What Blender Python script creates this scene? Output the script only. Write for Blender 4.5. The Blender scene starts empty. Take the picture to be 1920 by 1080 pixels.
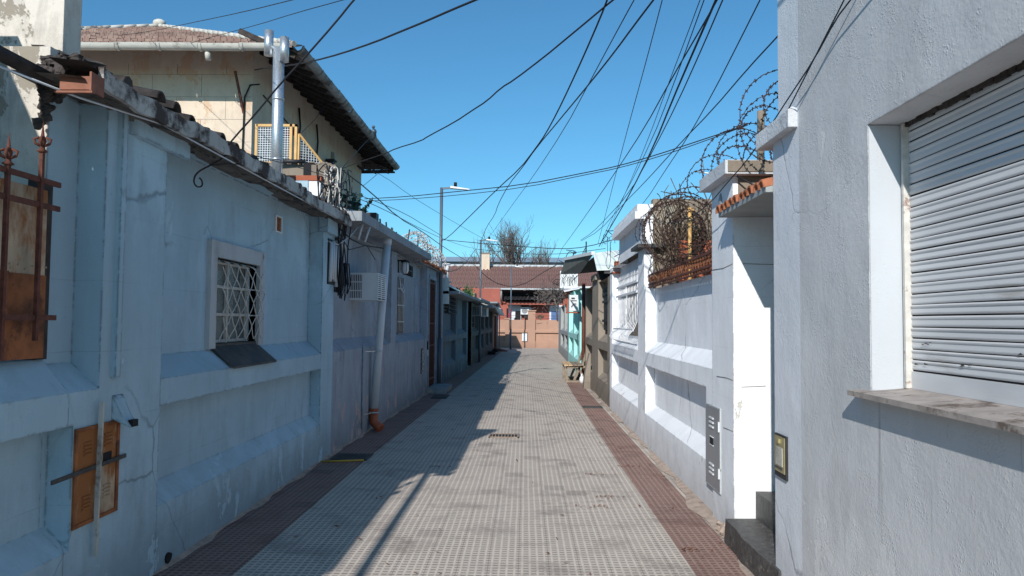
import bpy, bmesh, math, random
from mathutils import Vector, Matrix
random.seed(7)
rnd = random.random
def ru(a, b): return a + (b - a) * random.random()
scene = bpy.context.scene
COL = scene.collection

# ------------------------------------------------------------------ layout
# x across the alley, y along it, z up (metres).  The wall faces:
def xl(y): return -2.30 if y < 8.6 else -2.30 + .0175 * (y - 8.6)
def xr(y): return 1.58 if y < 17 else 1.58 + .0109 * (y - 17)
def SX(side, w, y):                 # w = distance behind the wall face
    return xl(y) - w if side < 0 else xr(y) + w

# ------------------------------------------------------------------ materials
def newmat(name):
    m = bpy.data.materials.new(name); m.use_nodes = True
    nt = m.node_tree; b = nt.nodes['Principled BSDF']
    return m, nt, b
class N:
    def __init__(s, nt): s.nt = nt
    def __call__(s, t, **k):
        n = s.nt.nodes.new(t)
        for a, v in k.items(): setattr(n, a, v)
        return n
    def link(s, a, b): s.nt.links.new(a, b)
    def pos(s, scale=(1, 1, 1), rot=(0, 0, 0), loc=(0, 0, 0)):
        g = s('ShaderNodeNewGeometry'); mp = s('ShaderNodeMapping')
        mp.inputs['Scale'].default_value = scale; mp.inputs['Rotation'].default_value = rot; mp.inputs['Location'].default_value = loc
        s.link(g.outputs['Position'], mp.inputs['Vector']); return mp.outputs[0]
    def noise(s, vec, scale, detail=4, rough=.55, dist=0):
        n = s('ShaderNodeTexNoise'); n.inputs['Scale'].default_value = scale
        n.inputs['Detail'].default_value = detail; n.inputs['Roughness'].default_value = rough
        n.inputs['Distortion'].default_value = dist
        s.link(vec, n.inputs['Vector']); return n.outputs['Fac']
    def ramp(s, fac, a, b, ca=0., cb=1.):
        n = s('ShaderNodeMapRange'); n.inputs[1].default_value = a; n.inputs[2].default_value = b
        n.inputs[3].default_value = ca; n.inputs[4].default_value = cb; n.clamp = True
        s.link(fac, n.inputs[0]); return n.outputs[0]
    def math(s, op, a, b=None):
        n = s('ShaderNodeMath', operation=op)
        for i, v in enumerate((a, b)):
            if v is None: continue
            if isinstance(v, (int, float)): n.inputs[i].default_value = v
            else: s.link(v, n.inputs[i])
        return n.outputs[0]
    def mix(s, fac, a, b, mode='MIX'):
        n = s('ShaderNodeMix', data_type='RGBA', blend_type=mode)
        for i, v in ((0, fac), (6, a), (7, b)):
            if isinstance(v, (int, float)): n.inputs[i].default_value = v
            elif isinstance(v, tuple): n.inputs[i].default_value = (*v, 1) if len(v) == 3 else v
            else: s.link(v, n.inputs[i])
        return n.outputs[2]
    def bump(s, h, strength, dist, normal=None):
        n = s('ShaderNodeBump'); n.inputs['Strength'].default_value = strength; n.inputs['Distance'].default_value = dist
        s.link(h, n.inputs['Height'])
        if normal is not None: s.link(normal, n.inputs['Normal'])
        return n.outputs[0]
    def sep(s):
        g = s('ShaderNodeNewGeometry'); x = s('ShaderNodeSeparateXYZ'); s.link(g.outputs['Position'], x.inputs[0]); return x.outputs

def plaster(name, col, dirt=(.10, .095, .09), amount=.5, patch=None, patch_lo=.62, rough=.85, relief=1., tone=.14, bevel=.008, cracks=0., base_dirt=.8, fine=1., runs=None, courses=0., chips=0.):
    m, nt, b = newmat(name); n = N(nt)
    p = n.pos()
    big = n.noise(p, .9, 3)
    mid = n.noise(p, 4.5, 5, .6)
    drip = n.math('ADD', n.math('MULTIPLY', n.noise(n.pos((4.5, 4.5, .9)), 1.3, 7, .7, .4), .5), n.math('MULTIPLY', n.noise(n.pos(loc=(7, 3, 1)), 2.2, 7, .7), .5))
    lite = tuple(min(1, c * (1 + tone)) for c in col); dark = tuple(c * (1 - tone) for c in col)
    c = n.mix(n.ramp(big, .32, .68), dark, lite)
    c = n.mix(n.ramp(mid, .3, .75, 0, .5), c, tuple(x * (1 - tone * .8) for x in col))
    grime = n.math('MULTIPLY', n.ramp(drip, .47, .66), n.ramp(big, .35, .65, .25, 1))
    c = n.mix(n.math('MULTIPLY', grime, amount), c, dirt)
    # spotting
    sp = n.ramp(n.noise(p, 22, 6, .7), .62, .74, 0, .5 * amount)
    c = n.mix(sp, c, dirt)
    z = n.sep()[2]
    low = n.math('MULTIPLY', n.ramp(n.math('ADD', z, n.math('MULTIPLY', mid, -.45)), -.25, .18, 1, 0), base_dirt)
    c = n.mix(n.math('MULTIPLY', low, .6), c, dirt)
    if runs:        # rain runs below the sill line
        rn = n.ramp(n.noise(n.pos((11, 11, .45), loc=(2, 1, 0)), 1.0, 6, .68, .25), .60, .70)
        below = n.math('MULTIPLY', n.ramp(z, runs[0] - .75, runs[0] - .05, 0, 1), n.ramp(z, runs[0] - .01, runs[0], 1, 0))
        c = n.mix(n.math('MULTIPLY', n.math('MULTIPLY', rn, below), runs[1]), c, tuple(x * .5 for x in dirt))
    if courses:     # faint horizontal render joints
        f = n.math('ABSOLUTE', n.math('SUBTRACT', n.math('FRACT', n.math('ADD', n.math('DIVIDE', n.math('ADD', z, n.math('MULTIPLY', mid, .012)), .385), 10.3)), .5))
        c = n.mix(n.math('MULTIPLY', n.math('MULTIPLY', n.ramp(f, .490, .496), n.ramp(n.noise(p, 1.7, 3), .42, .6)), courses), c, dirt)
    edge = None
    if patch is not None:
        pn = n.noise(n.pos((1.6, 1.6, 1.0), loc=(3.1, 1.7, .4)), 1.9, 9, .68, .3)
        bias = n.ramp(z, 0, 1.3, .05, -.02)
        pf = n.math('ADD', pn, bias)
        fac = n.ramp(pf, patch_lo, patch_lo + .015)
        c = n.mix(fac, c, patch); edge = fac
    vo = n('ShaderNodeTexVoronoi'); vo.inputs['Scale'].default_value = 75; n.link(n.pos(), vo.inputs['Vector'])
    blob = n.math('MULTIPLY', n.ramp(vo.outputs['Distance'], .10, .42, 1, 0), n.ramp(n.noise(p, 6, 3), .46, .62))
    h = n.math('ADD', n.math('MULTIPLY', blob,   .16 * fine), n.math('MULTIPLY', n.noise(p, 9, 5, .62), .55))
    h = n.math('ADD', n.math('MULTIPLY', h, 1.0), n.math('MULTIPLY', n.noise(p, 38, 4, .6), .22 * fine))
    h = n.math('ADD', h, n.math('MULTIPLY', n.noise(p, 1.6, 2), 2.2))
    if edge is not None: h = n.math('SUBTRACT', h, n.math('MULTIPLY', edge, .45))
    if cracks > 0:
        v = n('ShaderNodeTexVoronoi', feature='DISTANCE_TO_EDGE'); v.inputs['Scale'].default_value = .55
        mx = n('ShaderNodeMix', data_type='VECTOR'); mx.inputs[0].default_value = .12
        nn = n('ShaderNodeTexNoise'); nn.inputs['Scale'].default_value = 3.2; nn.inputs['Detail'].default_value = 6
        g2 = n.pos(); n.link(g2, nn.inputs['Vector']); n.link(g2, mx.inputs[4]); n.link(nn.outputs['Color'], mx.inputs[5]); n.link(mx.outputs[1], v.inputs['Vector'])
        cr = n.ramp(v.outputs['Distance'], 0, .004, 1, 0)
        cr = n.math('MULTIPLY', cr, n.ramp(big, .45, .55))
        c = n.mix(n.math('MULTIPLY', cr, cracks), c, tuple(x * .25 for x in col))
        h = n.math('SUBTRACT', h, n.math('MULTIPLY', cr, .5 * cracks))
    if chips > 0:   # paint knocked off along the arrises
        be = n('ShaderNodeBevel', samples=4); be.inputs['Radius'].default_value = .028
        gg = n('ShaderNodeNewGeometry'); dt = n('ShaderNodeVectorMath', operation='DOT_PRODUCT')
        n.link(be.outputs[0], dt.inputs[0]); n.link(gg.outputs['Normal'], dt.inputs[1])
        em = n.ramp(dt.outputs['Value'], .86, .995, 1, 0)
        ch = n.math('MULTIPLY', n.ramp(n.math('ADD', n.noise(p, 9, 7, .75), n.math('MULTIPLY', em, .16)), .64, .67), em)
        c = n.mix(n.math('MULTIPLY', ch, chips), c, tuple(x * .9 for x in dirt))
        h = n.math('SUBTRACT', h, n.math('MULTIPLY', ch, .5))
    n.link(c, b.inputs['Base Color'])
    b.inputs['Roughness'].default_value = rough; b.inputs['Specular IOR Level'].default_value = .25
    bv = None
    if bevel:
        bn = n('ShaderNodeBevel', samples=3); bn.inputs['Radius'].default_value = bevel; bv = bn.outputs[0]
    n.link(n.bump(h, .55, .010 * relief, bv), b.inputs['Normal'])
    return m

def simple(name, col, rough=.6, metal=0., var=.2, scale=8, bump=.0, dirt=None, dirt_lo=.55, spec=.4, bscale=40, stretch=(1, 1, 1)):
    m, nt, b = newmat(name); n = N(nt)
    p = n.pos(stretch)
    f = n.noise(p, scale, 5, .6)
    c = n.mix(n.ramp(f, .3, .7), tuple(x * (1 - var) for x in col), tuple(min(1, x * (1 + var)) for x in col))
    if dirt is not None:
        d = n.ramp(n.noise(p, scale * .6, 7, .7), dirt_lo, dirt_lo + .1)
        c = n.mix(d, c, dirt)
        n.link(n.ramp(d, 0, 1, rough, .9), b.inputs['Roughness'])
    else: b.inputs['Roughness'].default_value = rough
    n.link(c, b.inputs['Base Color'])
    b.inputs['Metallic'].default_value = metal; b.inputs['Specular IOR Level'].default_value = spec
    if bump: n.link(n.bump(n.noise(p, bscale, 4), .6, bump), b.inputs['Normal'])
    return m

def tile_mat(name, col, col2, line, cell=.05, tile=.2, fade=1.):
    """ribbed pavement tiles: 4 x 4 raised ribs on every 20 cm tile"""
    m, nt, b = newmat(name); n = N(nt)
    s = n.sep(); p = n.pos()
    wob = n.math('MULTIPLY', n.noise(p, 1.3, 3), .012)
    u = n.math('ADD', s[0], wob); v = n.math('ADD', s[1], n.math('MULTIPLY', n.noise(n.pos(loc=(5, 2, 0)), 1.1, 3), .015))
    def cellf(t, w, size, off=0.):
        f = n.math('FRACT', n.math('ADD', n.math('DIVIDE', t, size), off + 100))
        d = n.math('ABSOLUTE', n.math('SUBTRACT', f, .5))       # .5 at the line
        return n.ramp(d, .5 - w * 1.6, .5 - w * .55)
    lu = cellf(u, .15, cell); lv = cellf(v, .26, cell)
    # tile-to-tile variation
    w = n('ShaderNodeTexWhiteNoise', noise_dimensions='2D'); cmb = n('ShaderNodeCombineXYZ')
    n.link(n.math('FLOOR', n.math('DIVIDE', u, tile)), cmb.inputs[0]); n.link(n.math('FLOOR', n.math('DIVIDE', v, tile)), cmb.inputs[1])
    n.link(cmb.outputs[0], w.inputs['Vector'])
    # repaired strips about a metre long
    w2 = n('ShaderNodeTexWhiteNoise', noise_dimensions='2D'); cm2 = n('ShaderNodeCombineXYZ')
    n.link(n.math('FLOOR', n.math('DIVIDE', u, tile * 4)), cm2.inputs[0]); n.link(n.math('FLOOR', n.math('DIVIDE', v, tile * 5)), cm2.inputs[1])
    n.link(cm2.outputs[0], w2.inputs['Vector'])
    big = n.noise(n.pos((1, .45, 1)), 1.1, 5, .6); grit = n.noise(p, 55, 4, .7)
    mud = n.noise(n.pos((1, 1, 1), loc=(9, 4, 0)), 2.3, 7, .68, .4)
    c = n.mix(n.ramp(big, .35, .65), col, col2)
    tv = n.math('ADD', n.math('MULTIPLY', w.outputs[0], .16), n.math('MULTIPLY', w2.outputs[0], .14))
    c = n.mix(n.ramp(tv, 0, .3, .0, .42), c, tuple(x * .55 for x in col2))
    # worn areas where the ribs have filled up
    worn = n.ramp(mud, .5, .68, 1, .22)
    ribs = n.math('MAXIMUM', n.math('MULTIPLY', lu, .95), n.math('MULTIPLY', lv, .8))
    ribs = n.math('MULTIPLY', ribs, worn)
    c = n.mix(n.math('MULTIPLY', ribs, .8 * fade), c, line)
    odd = n.math('MULTIPLY', n.ramp(w.outputs[0], .965, .97), .28)
    c = n.mix(odd, c, tuple(x * .5 for x in col))
    joint = n.math('MAXIMUM', cellf(n.math('ADD', u, cell * .5), .012, tile), cellf(n.math('ADD', v, cell * .5), .016, tile))
    c = n.mix(n.math('MULTIPLY', joint, .45), c, tuple(x * .4 for x in col2))
    c = n.mix(n.ramp(mud, .60, .76, 0, .26), c, (.17, .125, .10))
    c = n.mix(n.ramp(n.noise(p, 17, 6, .75), .66, .76, 0, .5), c, (.07, .055, .05))
    c = n.mix(n.ramp(grit, .35, .7, .16, 0), c, (.03, .03, .03))
    n.link(c, b.inputs['Base Color']); b.inputs['Roughness'].default_value = .8; b.inputs['Specular IOR Level'].default_value = .3
    h = n.math('ADD', n.math('MULTIPLY', ribs, .8), n.math('MULTIPLY', grit, .25))
    h = n.math('ADD', h, n.math('MULTIPLY', mud, 1.2))
    n.link(n.bump(h, .5, .0035), b.inputs['Normal'])
    return m

def wave_mat(name, col, dark, axis, period, rough=.7, dirt=None, var=.2):
    """surface with parallel grooves along a world direction (mesh carries the big shape)"""
    m, nt, b = newmat(name); n = N(nt); s = n.sep(); p = n.pos()
    f = n.math('FRACT', n.math('ADD', n.math('DIVIDE', s[axis], period), 200))
    g = n.math('ABSOLUTE', n.math('SUBTRACT', f, .5))
    c = n.mix(n.ramp(g, .28, .5), col, dark)
    c = n.mix(n.ramp(n.noise(p, 5, 6, .65), .45, .7, 0, .6), c, dirt or dark)
    n.link(c, b.inputs['Base Color']); b.inputs['Roughness'].default_value = rough
    return m

M = {}
M['blue'] = plaster('blue_plaster', (.385, .54, .635), dirt=(.16, .21, .24), amount=.6, patch=(.42, .58, .67), patch_lo=.63, relief=1.6, cracks=.6, courses=.3, chips=.8)
M['lavender'] = plaster('grey_lavender_plaster', (.335, .385, .45), dirt=(.12, .125, .13), amount=.75, patch=(.46, .38, .38), patch_lo=.60, cracks=.4, relief=1.3, chips=.7)
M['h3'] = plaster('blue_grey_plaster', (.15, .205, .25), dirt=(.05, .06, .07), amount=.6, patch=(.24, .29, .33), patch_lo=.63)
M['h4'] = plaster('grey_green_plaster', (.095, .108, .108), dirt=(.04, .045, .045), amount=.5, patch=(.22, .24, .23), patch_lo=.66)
M['white'] = plaster('white_plaster', (.81, .835, .875), dirt=(.33, .32, .32), amount=.30, patch=(.56, .53, .49), patch_lo=.655, relief=1.2, tone=.06, cracks=.6, courses=.15, chips=.8)
M['nearwall'] = plaster('grey_blue_wall_paint', (.565, .575, .59), dirt=(.30, .30, .305), amount=.45, patch=(.63, .64, .65), patch_lo=.60, relief=1.0, tone=.10, cracks=.12, fine=1.4, runs=(1.285, .6), chips=.6)
M['nearlight'] = plaster('pale_corner_paint', (.66, .69, .735), dirt=(.33, .33, .34), amount=.25, relief=1.3, tone=.05, cracks=.6)
M['jamb'] = plaster('pale_jamb_paint', (.50, .53, .565), dirt=(.36, .36, .36), amount=.15, relief=.6, tone=.04)
M['brown'] = plaster('taupe_plaster', (.27, .235, .195), dirt=(.12, .10, .08), amount=.4, patch=(.34, .30, .26), patch_lo=.66)
M['turq'] = plaster('turquoise_plaster', (.36, .68, .66), dirt=(.2, .3, .29), amount=.35, tone=.08)
M['greyfar'] = plaster('grey_plaster', (.33, .35, .35), dirt=(.15, .15, .15), amount=.4)
M['peach'] = plaster('peach_plaster', (.42, .255, .185), dirt=(.25, .16, .12), amount=.35, tone=.1, relief=.6)
M['brick_red'] = plaster('red_painted_wall', (.36, .115, .085), dirt=(.2, .06, .05), amount=.35, relief=.5)
M['cream'] = plaster('cream_plaster', (.64, .53, .42), dirt=(.30, .235, .19), amount=.5, patch=(.60, .42, .29), patch_lo=.55, tone=.10, base_dirt=0)
M['oldwhite'] = plaster('mouldy_white_plaster', (.66, .61, .54), dirt=(.09, .08, .07), amount=1., patch=(.30, .265, .215), patch_lo=.535, base_dirt=0, relief=1.5)
M['party'] = plaster('brown_concrete', (.24, .20, .16), dirt=(.08, .07, .055), amount=.7, patch=(.33, .29, .23), patch_lo=.58, relief=1.5, base_dirt=0)
M['capstone'] = plaster('rough_cap_concrete', (.58, .60, .63), dirt=(.22, .20, .18), amount=.6, relief=2.2, fine=2.5, base_dirt=0)
M['brickred'] = plaster('red_render', (.36, .11, .06), dirt=(.14, .06, .04), amount=.7, base_dirt=0)
M['slab'] = plaster('slab_concrete', (.30, .33, .36), dirt=(.07, .07, .07), amount=.8, patch=(.40, .36, .30), patch_lo=.6, base_dirt=0)
M['darkstone'] = simple('dark_granite', (.062, .060, .058), .55, var=.45, scale=26, bump=.004, dirt=(.17, .155, .14), dirt_lo=.56, bscale=30)
M['marble'] = simple('weathered_marble_sill', (.33, .29, .265), .6, var=.25, scale=9, dirt=(.13, .10, .085), dirt_lo=.52, bump=.002, stretch=(1, 1, 1))
M['rust'] = simple('rust', (.20, .075, .035), .9, var=.5, scale=14, bump=.004, dirt=(.07, .03, .02), dirt_lo=.52)
M['rustplate'] = simple('rusty_pink_plate', (.23, .095, .06), .8, var=.3, scale=12, dirt=(.34, .27, .21), dirt_lo=.57)
M['rustbar'] = simple('rust_red_bar', (.12, .042, .028), .85, var=.4, scale=20, bump=.002)
M['rustsheet'] = simple('rusty_cream_sheet', (.46, .36, .25), .8, var=.3, scale=5, dirt=(.30, .115, .035), dirt_lo=.42, bump=.003, stretch=(1, 1, .45))
M['rustdark'] = simple('rust_orange_sheet', (.27, .095, .035), .85, var=.6, scale=6, dirt=(.11, .045, .025), dirt_lo=.52, bump=.003)
M['wire'] = simple('black_cable', (.014, .014, .018), .6, var=.2)
M['wirebrown'] = simple('rusty_barbed_wire', (.055, .03, .024), .8, var=.4, scale=30)
M['wiregal'] = simple('galvanised_wire', (.50, .50, .50), .45, .5, var=.2)
M['galv'] = simple('galvanised_steel', (.52, .56, .60), .38, .75, var=.22, scale=45, bump=.0006, bscale=60)
M['pvc'] = simple('grey_pvc_pipe', (.58, .62, .67), .45, var=.06, scale=3, dirt=(.22, .23, .25), dirt_lo=.66)
M['orange'] = simple('terracotta_pvc', (.36, .085, .035), .5, var=.15, scale=5, dirt=(.14, .05, .03), dirt_lo=.6)
M['gutter'] = simple('painted_gutter', (.50, .485, .44), .7, var=.15, scale=4, dirt=(.17, .15, .13), dirt_lo=.56)
M['fascia'] = simple('peeling_fascia', (.42, .41, .39), .85, var=.2, scale=5, dirt=(.055, .04, .035), dirt_lo=.47, bump=.006)
M['darkwood'] = simple('dark_rotten_wood', (.045, .036, .032), .9, var=.5, scale=12, bump=.004)
M['oldgutter'] = simple('grimy_zinc_gutter', (.26, .26, .25), .7, var=.3, scale=4, dirt=(.10, .09, .08), dirt_lo=.52)
M['grate'] = simple('rusty_iron_grate', (.27, .21, .17), .7, var=.3, scale=30)
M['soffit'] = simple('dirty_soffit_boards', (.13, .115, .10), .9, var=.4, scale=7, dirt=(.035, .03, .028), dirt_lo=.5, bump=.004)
M['clay'] = simple('clay_tile', (.36, .13, .065), .85, var=.4, scale=9, dirt=(.12, .07, .05), dirt_lo=.53, bump=.004)
M['darktile'] = simple('blackened_clay_tile', (.06, .05, .047), .9, var=.5, scale=9, bump=.004)
M['roofbrown'] = wave_mat('brown_roof_tiles', (.23, .125, .10), (.12, .06, .05), 0, .27, dirt=(.13, .08, .07))
M['creamroof'] = wave_mat('mottled_shingle_roof', (.19, .11, .088), (.10, .06, .05), 1, .34, dirt=(.36, .27, .22))
M['farroof'] = simple('pale_far_roof', (.23, .30, .37), .8, var=.1, scale=.4)
M['glass'] = simple('dusty_window_glass', (.12, .155, .155), .25, var=.35, scale=6, dirt=(.20, .22, .21), dirt_lo=.5, spec=.6)
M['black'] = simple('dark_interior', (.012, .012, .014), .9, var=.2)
M['blackiron'] = simple('black_painted_iron', (.022, .022, .026), .55, var=.3, scale=14)
M['whiteiron'] = simple('white_painted_iron', (.66, .68, .72), .5, var=.08, scale=12)
M['creamiron'] = simple('chipped_cream_iron', (.56, .54, .50), .6, var=.15, scale=25, dirt=(.20, .085, .05), dirt_lo=.60)
M['whiteplastic'] = simple('white_plastic', (.66, .68, .70), .5, var=.06, scale=5, dirt=(.36, .36, .34), dirt_lo=.66)
M['shutter'] = simple('white_shutter_paint', (.60, .605, .62), .5, var=.10, scale=3, dirt=(.40, .39, .37), dirt_lo=.60, bump=.0012, bscale=18, stretch=(1, .3, 2))
M['greymetal'] = simple('grey_enamel_door', (.235, .245, .262), .4, var=.06, scale=5, spec=.5)
M['brass'] = simple('brass_plate', (.50, .44, .24), .35, .6, var=.15, scale=12)
M['yellow'] = simple('yellow_paint', (.60, .36, .13), .6, var=.15, scale=8)
M['yellowrod'] = simple('yellow_rod', (.50, .32, .05), .5, var=.2, scale=8)
M['wood'] = simple('weathered_bench_wood', (.24, .195, .15), .8, var=.3, scale=10, bump=.003, stretch=(1, .2, 1))
M['woodlight'] = simple('bleached_bench_wood', (.56, .38, .22), .8, var=.15, scale=10)
M['slate'] = simple('slate_sill', (.052, .052, .052), .7, var=.4, scale=9, bump=.003, dirt=(.11, .10, .09), dirt_lo=.55)
M['framewhite'] = plaster('flaking_window_surround', (.47, .50, .52), dirt=(.15, .14, .13), amount=.6, patch=(.22, .21, .20), patch_lo=.60, relief=1.2, base_dirt=0)
M['leaf'] = simple('green_leaves', (.055, .115, .035), .6, var=.5, scale=20)
M['drygrass'] = simple('dry_vine', (.15, .105, .07), .9, var=.5, scale=20)
M['bark'] = simple('bare_twigs', (.15, .125, .115), .9, var=.3, scale=6)
M['sheetwhite'] = wave_mat('white_corrugated_sheet', (.70, .75, .73), (.52, .60, .57), 0, .16)
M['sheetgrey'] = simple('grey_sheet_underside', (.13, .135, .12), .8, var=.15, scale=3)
M['litter'] = simple('dead_leaf', (.17, .07, .035), .9, var=.5, scale=30)
M['sand'] = simple('sandy_mortar', (.36, .285, .235), .95, var=.25, scale=12, bump=.006, dirt=(.22, .16, .13), dirt_lo=.58)
M['ground'] = simple('bare_ground', (.20, .17, .145), .95, var=.25, scale=1.5)
M['tarp'] = simple('green_tarpaulin', (.03, .075, .06), .7, var=.3)
M['redcloth'] = simple('red_cloth', (.42, .035, .06), .8, var=.3)
M['bluecloth'] = simple('blue_door_paint', (.08, .15, .32), .6, var=.2)
M['polegrey'] = simple('steel_lamp_pole', (.10, .13, .165), .5, .3, var=.1)
M['path'] = tile_mat('ribbed_grey_tiles', (.35, .305, .27), (.29, .25, .224), (.72, .635, .55))
M['redtile'] = tile_mat('ribbed_red_tiles', (.225, .115, .095), (.185, .10, .085), (.42, .30, .25), fade=.85)

# ------------------------------------------------------------------ mesh builder
def sm(pts, k=2):
    pts = [Vector(p) for p in pts]
    for _ in range(k):
        s = [pts[0]]
        for a, b in zip(pts, pts[1:]): s += [a.lerp(b, .25), a.lerp(b, .75)]
        pts = s + [pts[-1]]
    return pts
class MB:
    def __init__(s): s.v = []; s.f = []; s.m = []; s.smooth = []
    def face(s, pts, mi=0, sm=False):
        b = len(s.v); s.v += [tuple(p) for p in pts]; s.f.append(list(range(b, b + len(pts)))); s.m.append(mi); s.smooth.append(sm)
    def hexa(s, c, mi=0):           # 8 corners: bottom loop 0-3, top loop 4-7
        for q in ((3, 2, 1, 0), (4, 5, 6, 7), (0, 1, 5, 4), (1, 2, 6, 5), (2, 3, 7, 6), (3, 0, 4, 7)):
            s.face([c[i] for i in q], mi)
    def box(s, x0, x1, y0, y1, z0, z1, mi=0):
        s.hexa([(x0, y0, z0), (x1, y0, z0), (x1, y1, z0), (x0, y1, z0), (x0, y0, z1), (x1, y0, z1), (x1, y1, z1), (x0, y1, z1)], mi)
    def sbox(s, side, w0, w1, y0, y1, z0, z1, mi=0):      # box in wall space
        a, b, c, d = SX(side, w0, y0), SX(side, w1, y0), SX(side, w1, y1), SX(side, w0, y1)
        s.hexa([(a, y0, z0), (b, y0, z0), (c, y1, z0), (d, y1, z0), (a, y0, z1), (b, y0, z1), (c, y1, z1), (d, y1, z1)], mi)
    def prism(s, side, prof, y0, y1, mi=0, cap=True, closed=False):   # profile (w,z) extruded along the wall
        k = len(prof); rng = range(k if closed else k - 1)
        for i in rng:
            (w0, z0), (w1, z1) = prof[i], prof[(i + 1) % k]
            s.face([(SX(side, w0, y0), y0, z0), (SX(side, w0, y1), y1, z0), (SX(side, w1, y1), y1, z1), (SX(side, w1, y0), y0, z1)], mi)
        if cap:
            for y in (y0, y1): s.face([(SX(side, w, y), y, z) for w, z in prof], mi)
    def tube(s, pts, r, n=6, mi=0, cap=True, r2=None, sm=True):
        pts = [Vector(p) for p in pts]; k = len(pts); rings = []
        up = Vector((0, 0, 1))
        prev = None
        for i, p in enumerate(pts):
            t = (pts[min(i + 1, k - 1)] - pts[max(i - 1, 0)])
            if t.length < 1e-9: t = Vector((0, 0, 1))
            t.normalize()
            if prev is None:
                a = t.cross(up)
                if a.length < .05: a = t.cross(Vector((1, 0, 0)))
                a.normalize()
            else:
                a = prev - t * prev.dot(t)
                if a.length < 1e-6: a = t.cross(up)
                a.normalize()
            prev = a; b = t.cross(a)
            rr = r if r2 is None else r + (r2 - r) * i / max(1, k - 1)
            rings.append([p + (a * math.cos(2 * math.pi * j / n) + b * math.sin(2 * math.pi * j / n)) * rr for j in range(n)])
        base = len(s.v)
        for R in rings: s.v += [tuple(q) for q in R]
        for i in range(k - 1):
            for j in range(n):
                j2 = (j + 1) % n
                s.f.append([base + i * n + j, base + i * n + j2, base + (i + 1) * n + j2, base + (i + 1) * n + j]); s.m.append(mi); s.smooth.append(sm)
        if cap:
            s.f.append([base + j for j in range(n)][::-1]); s.m.append(mi); s.smooth.append(False)
            s.f.append([base + (k - 1) * n + j for j in range(n)]); s.m.append(mi); s.smooth.append(False)
    def bar(s, a, b, wx, wy=None, mi=0):      # square bar between two points
        a, b = Vector(a), Vector(b); t = (b - a).normalized(); wy = wy or wx
        u = t.cross(Vector((0, 0, 1)))
        if u.length < .05: u = Vector((0, 1, 0))
        u.normalize(); v = t.cross(u)
        u *= wx / 2; v *= wy / 2
        s.hexa([a - u - v, a + u - v, a + u + v, a - u + v, b - u - v, b + u - v, b + u + v, b - u + v], mi)
    def lathe(s, c, prof, n=12, mi=0):        # profile (r,z) around vertical axis
        for (r0, z0), (r1, z1) in zip(prof, prof[1:]):
            for j in range(n):
                a, b = 2 * math.pi * j / n, 2 * math.pi * (j + 1) / n
                s.face([(c[0] + r0 * math.cos(a), c[1] + r0 * math.sin(a), c[2] + z0), (c[0] + r0 * math.cos(b), c[1] + r0 * math.sin(b), c[2] + z0),
                        (c[0] + r1 * math.cos(b), c[1] + r1 * math.sin(b), c[2] + z1), (c[0] + r1 * math.cos(a), c[1] + r1 * math.sin(a), c[2] + z1)], mi, True)
    def ball(s, c, r, mi=0, sx=1, sy=1, sz=1):
        s.lathe_s(c, r, sx, sy, sz, mi)
    def lump(s, c, r, sx=1, sy=1, sz=1, mi=0):     # irregular broken chunk
        b = len(s.v); s.lathe_s((0, 0, 0), 1, 1, 1, 1, mi)
        ph = [rnd() * 6.28 for _ in range(6)]
        for i in range(b, len(s.v)):
            x, y, z = s.v[i]; k = 1 + .28 * math.sin(3.1 * x + ph[0]) * math.sin(2.7 * y + ph[1]) + .25 * math.sin(4.3 * z + ph[2] + 2 * x)
            s.v[i] = (c[0] + x * k * r * sx, c[1] + y * k * r * sy, c[2] + z * k * r * sz)
        for i in range(len(s.f)):
            if s.f[i][0] >= b: s.smooth[i] = False
    def lathe_s(s, c, r, sx, sy, sz, mi):
        P = [(math.sin(t * math.pi / 6), -math.cos(t * math.pi / 6)) for t in range(7)]
        for (r0, z0), (r1, z1) in zip(P, P[1:]):
            for j in range(8):
                a, b = math.pi * j / 4, math.pi * (j + 1) / 4
                s.face([(c[0] + r * sx * q * math.cos(w), c[1] + r * sy * q * math.sin(w), c[2] + r * sz * z) for q, w, z in ((r0, a, z0), (r0, b, z0), (r1, b, z1), (r1, a, z1))], mi, True)
    def sheet(s, side, w, ya, yb, za, zb, holes=(), reveal=.14, mi=0):
        """wall skin at depth w with rectangular holes and their reveals"""
        ys = sorted({ya, yb, *[h[0] for h in holes], *[h[1] for h in holes]}); zs = sorted({za, zb, *[h[2] for h in holes], *[h[3] for h in holes]})
        for y0, y1 in zip(ys, ys[1:]):
            for z0, z1 in zip(zs, zs[1:]):
                cy, cz = (y0 + y1) / 2, (z0 + z1) / 2
                if any(h[0] < cy < h[1] and h[2] < cz < h[3] for h in holes): continue
                s.face([(SX(side, w, y0), y0, z0), (SX(side, w, y1), y1, z0), (SX(side, w, y1), y1, z1), (SX(side, w, y0), y0, z1)], mi)
        for h in holes:
            y0, y1, z0, z1 = h[:4]
            c = [(y0, z0), (y1, z0), (y1, z1), (y0, z1)]
            for (p, q), (p2, q2) in zip(c, c[1:] + c[:1]):
                s.face([(SX(side, w, p), p, q), (SX(side, w, p2), p2, q2), (SX(side, w + reveal, p2), p2, q2), (SX(side, w + reveal, p), p, q)], mi)
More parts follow.
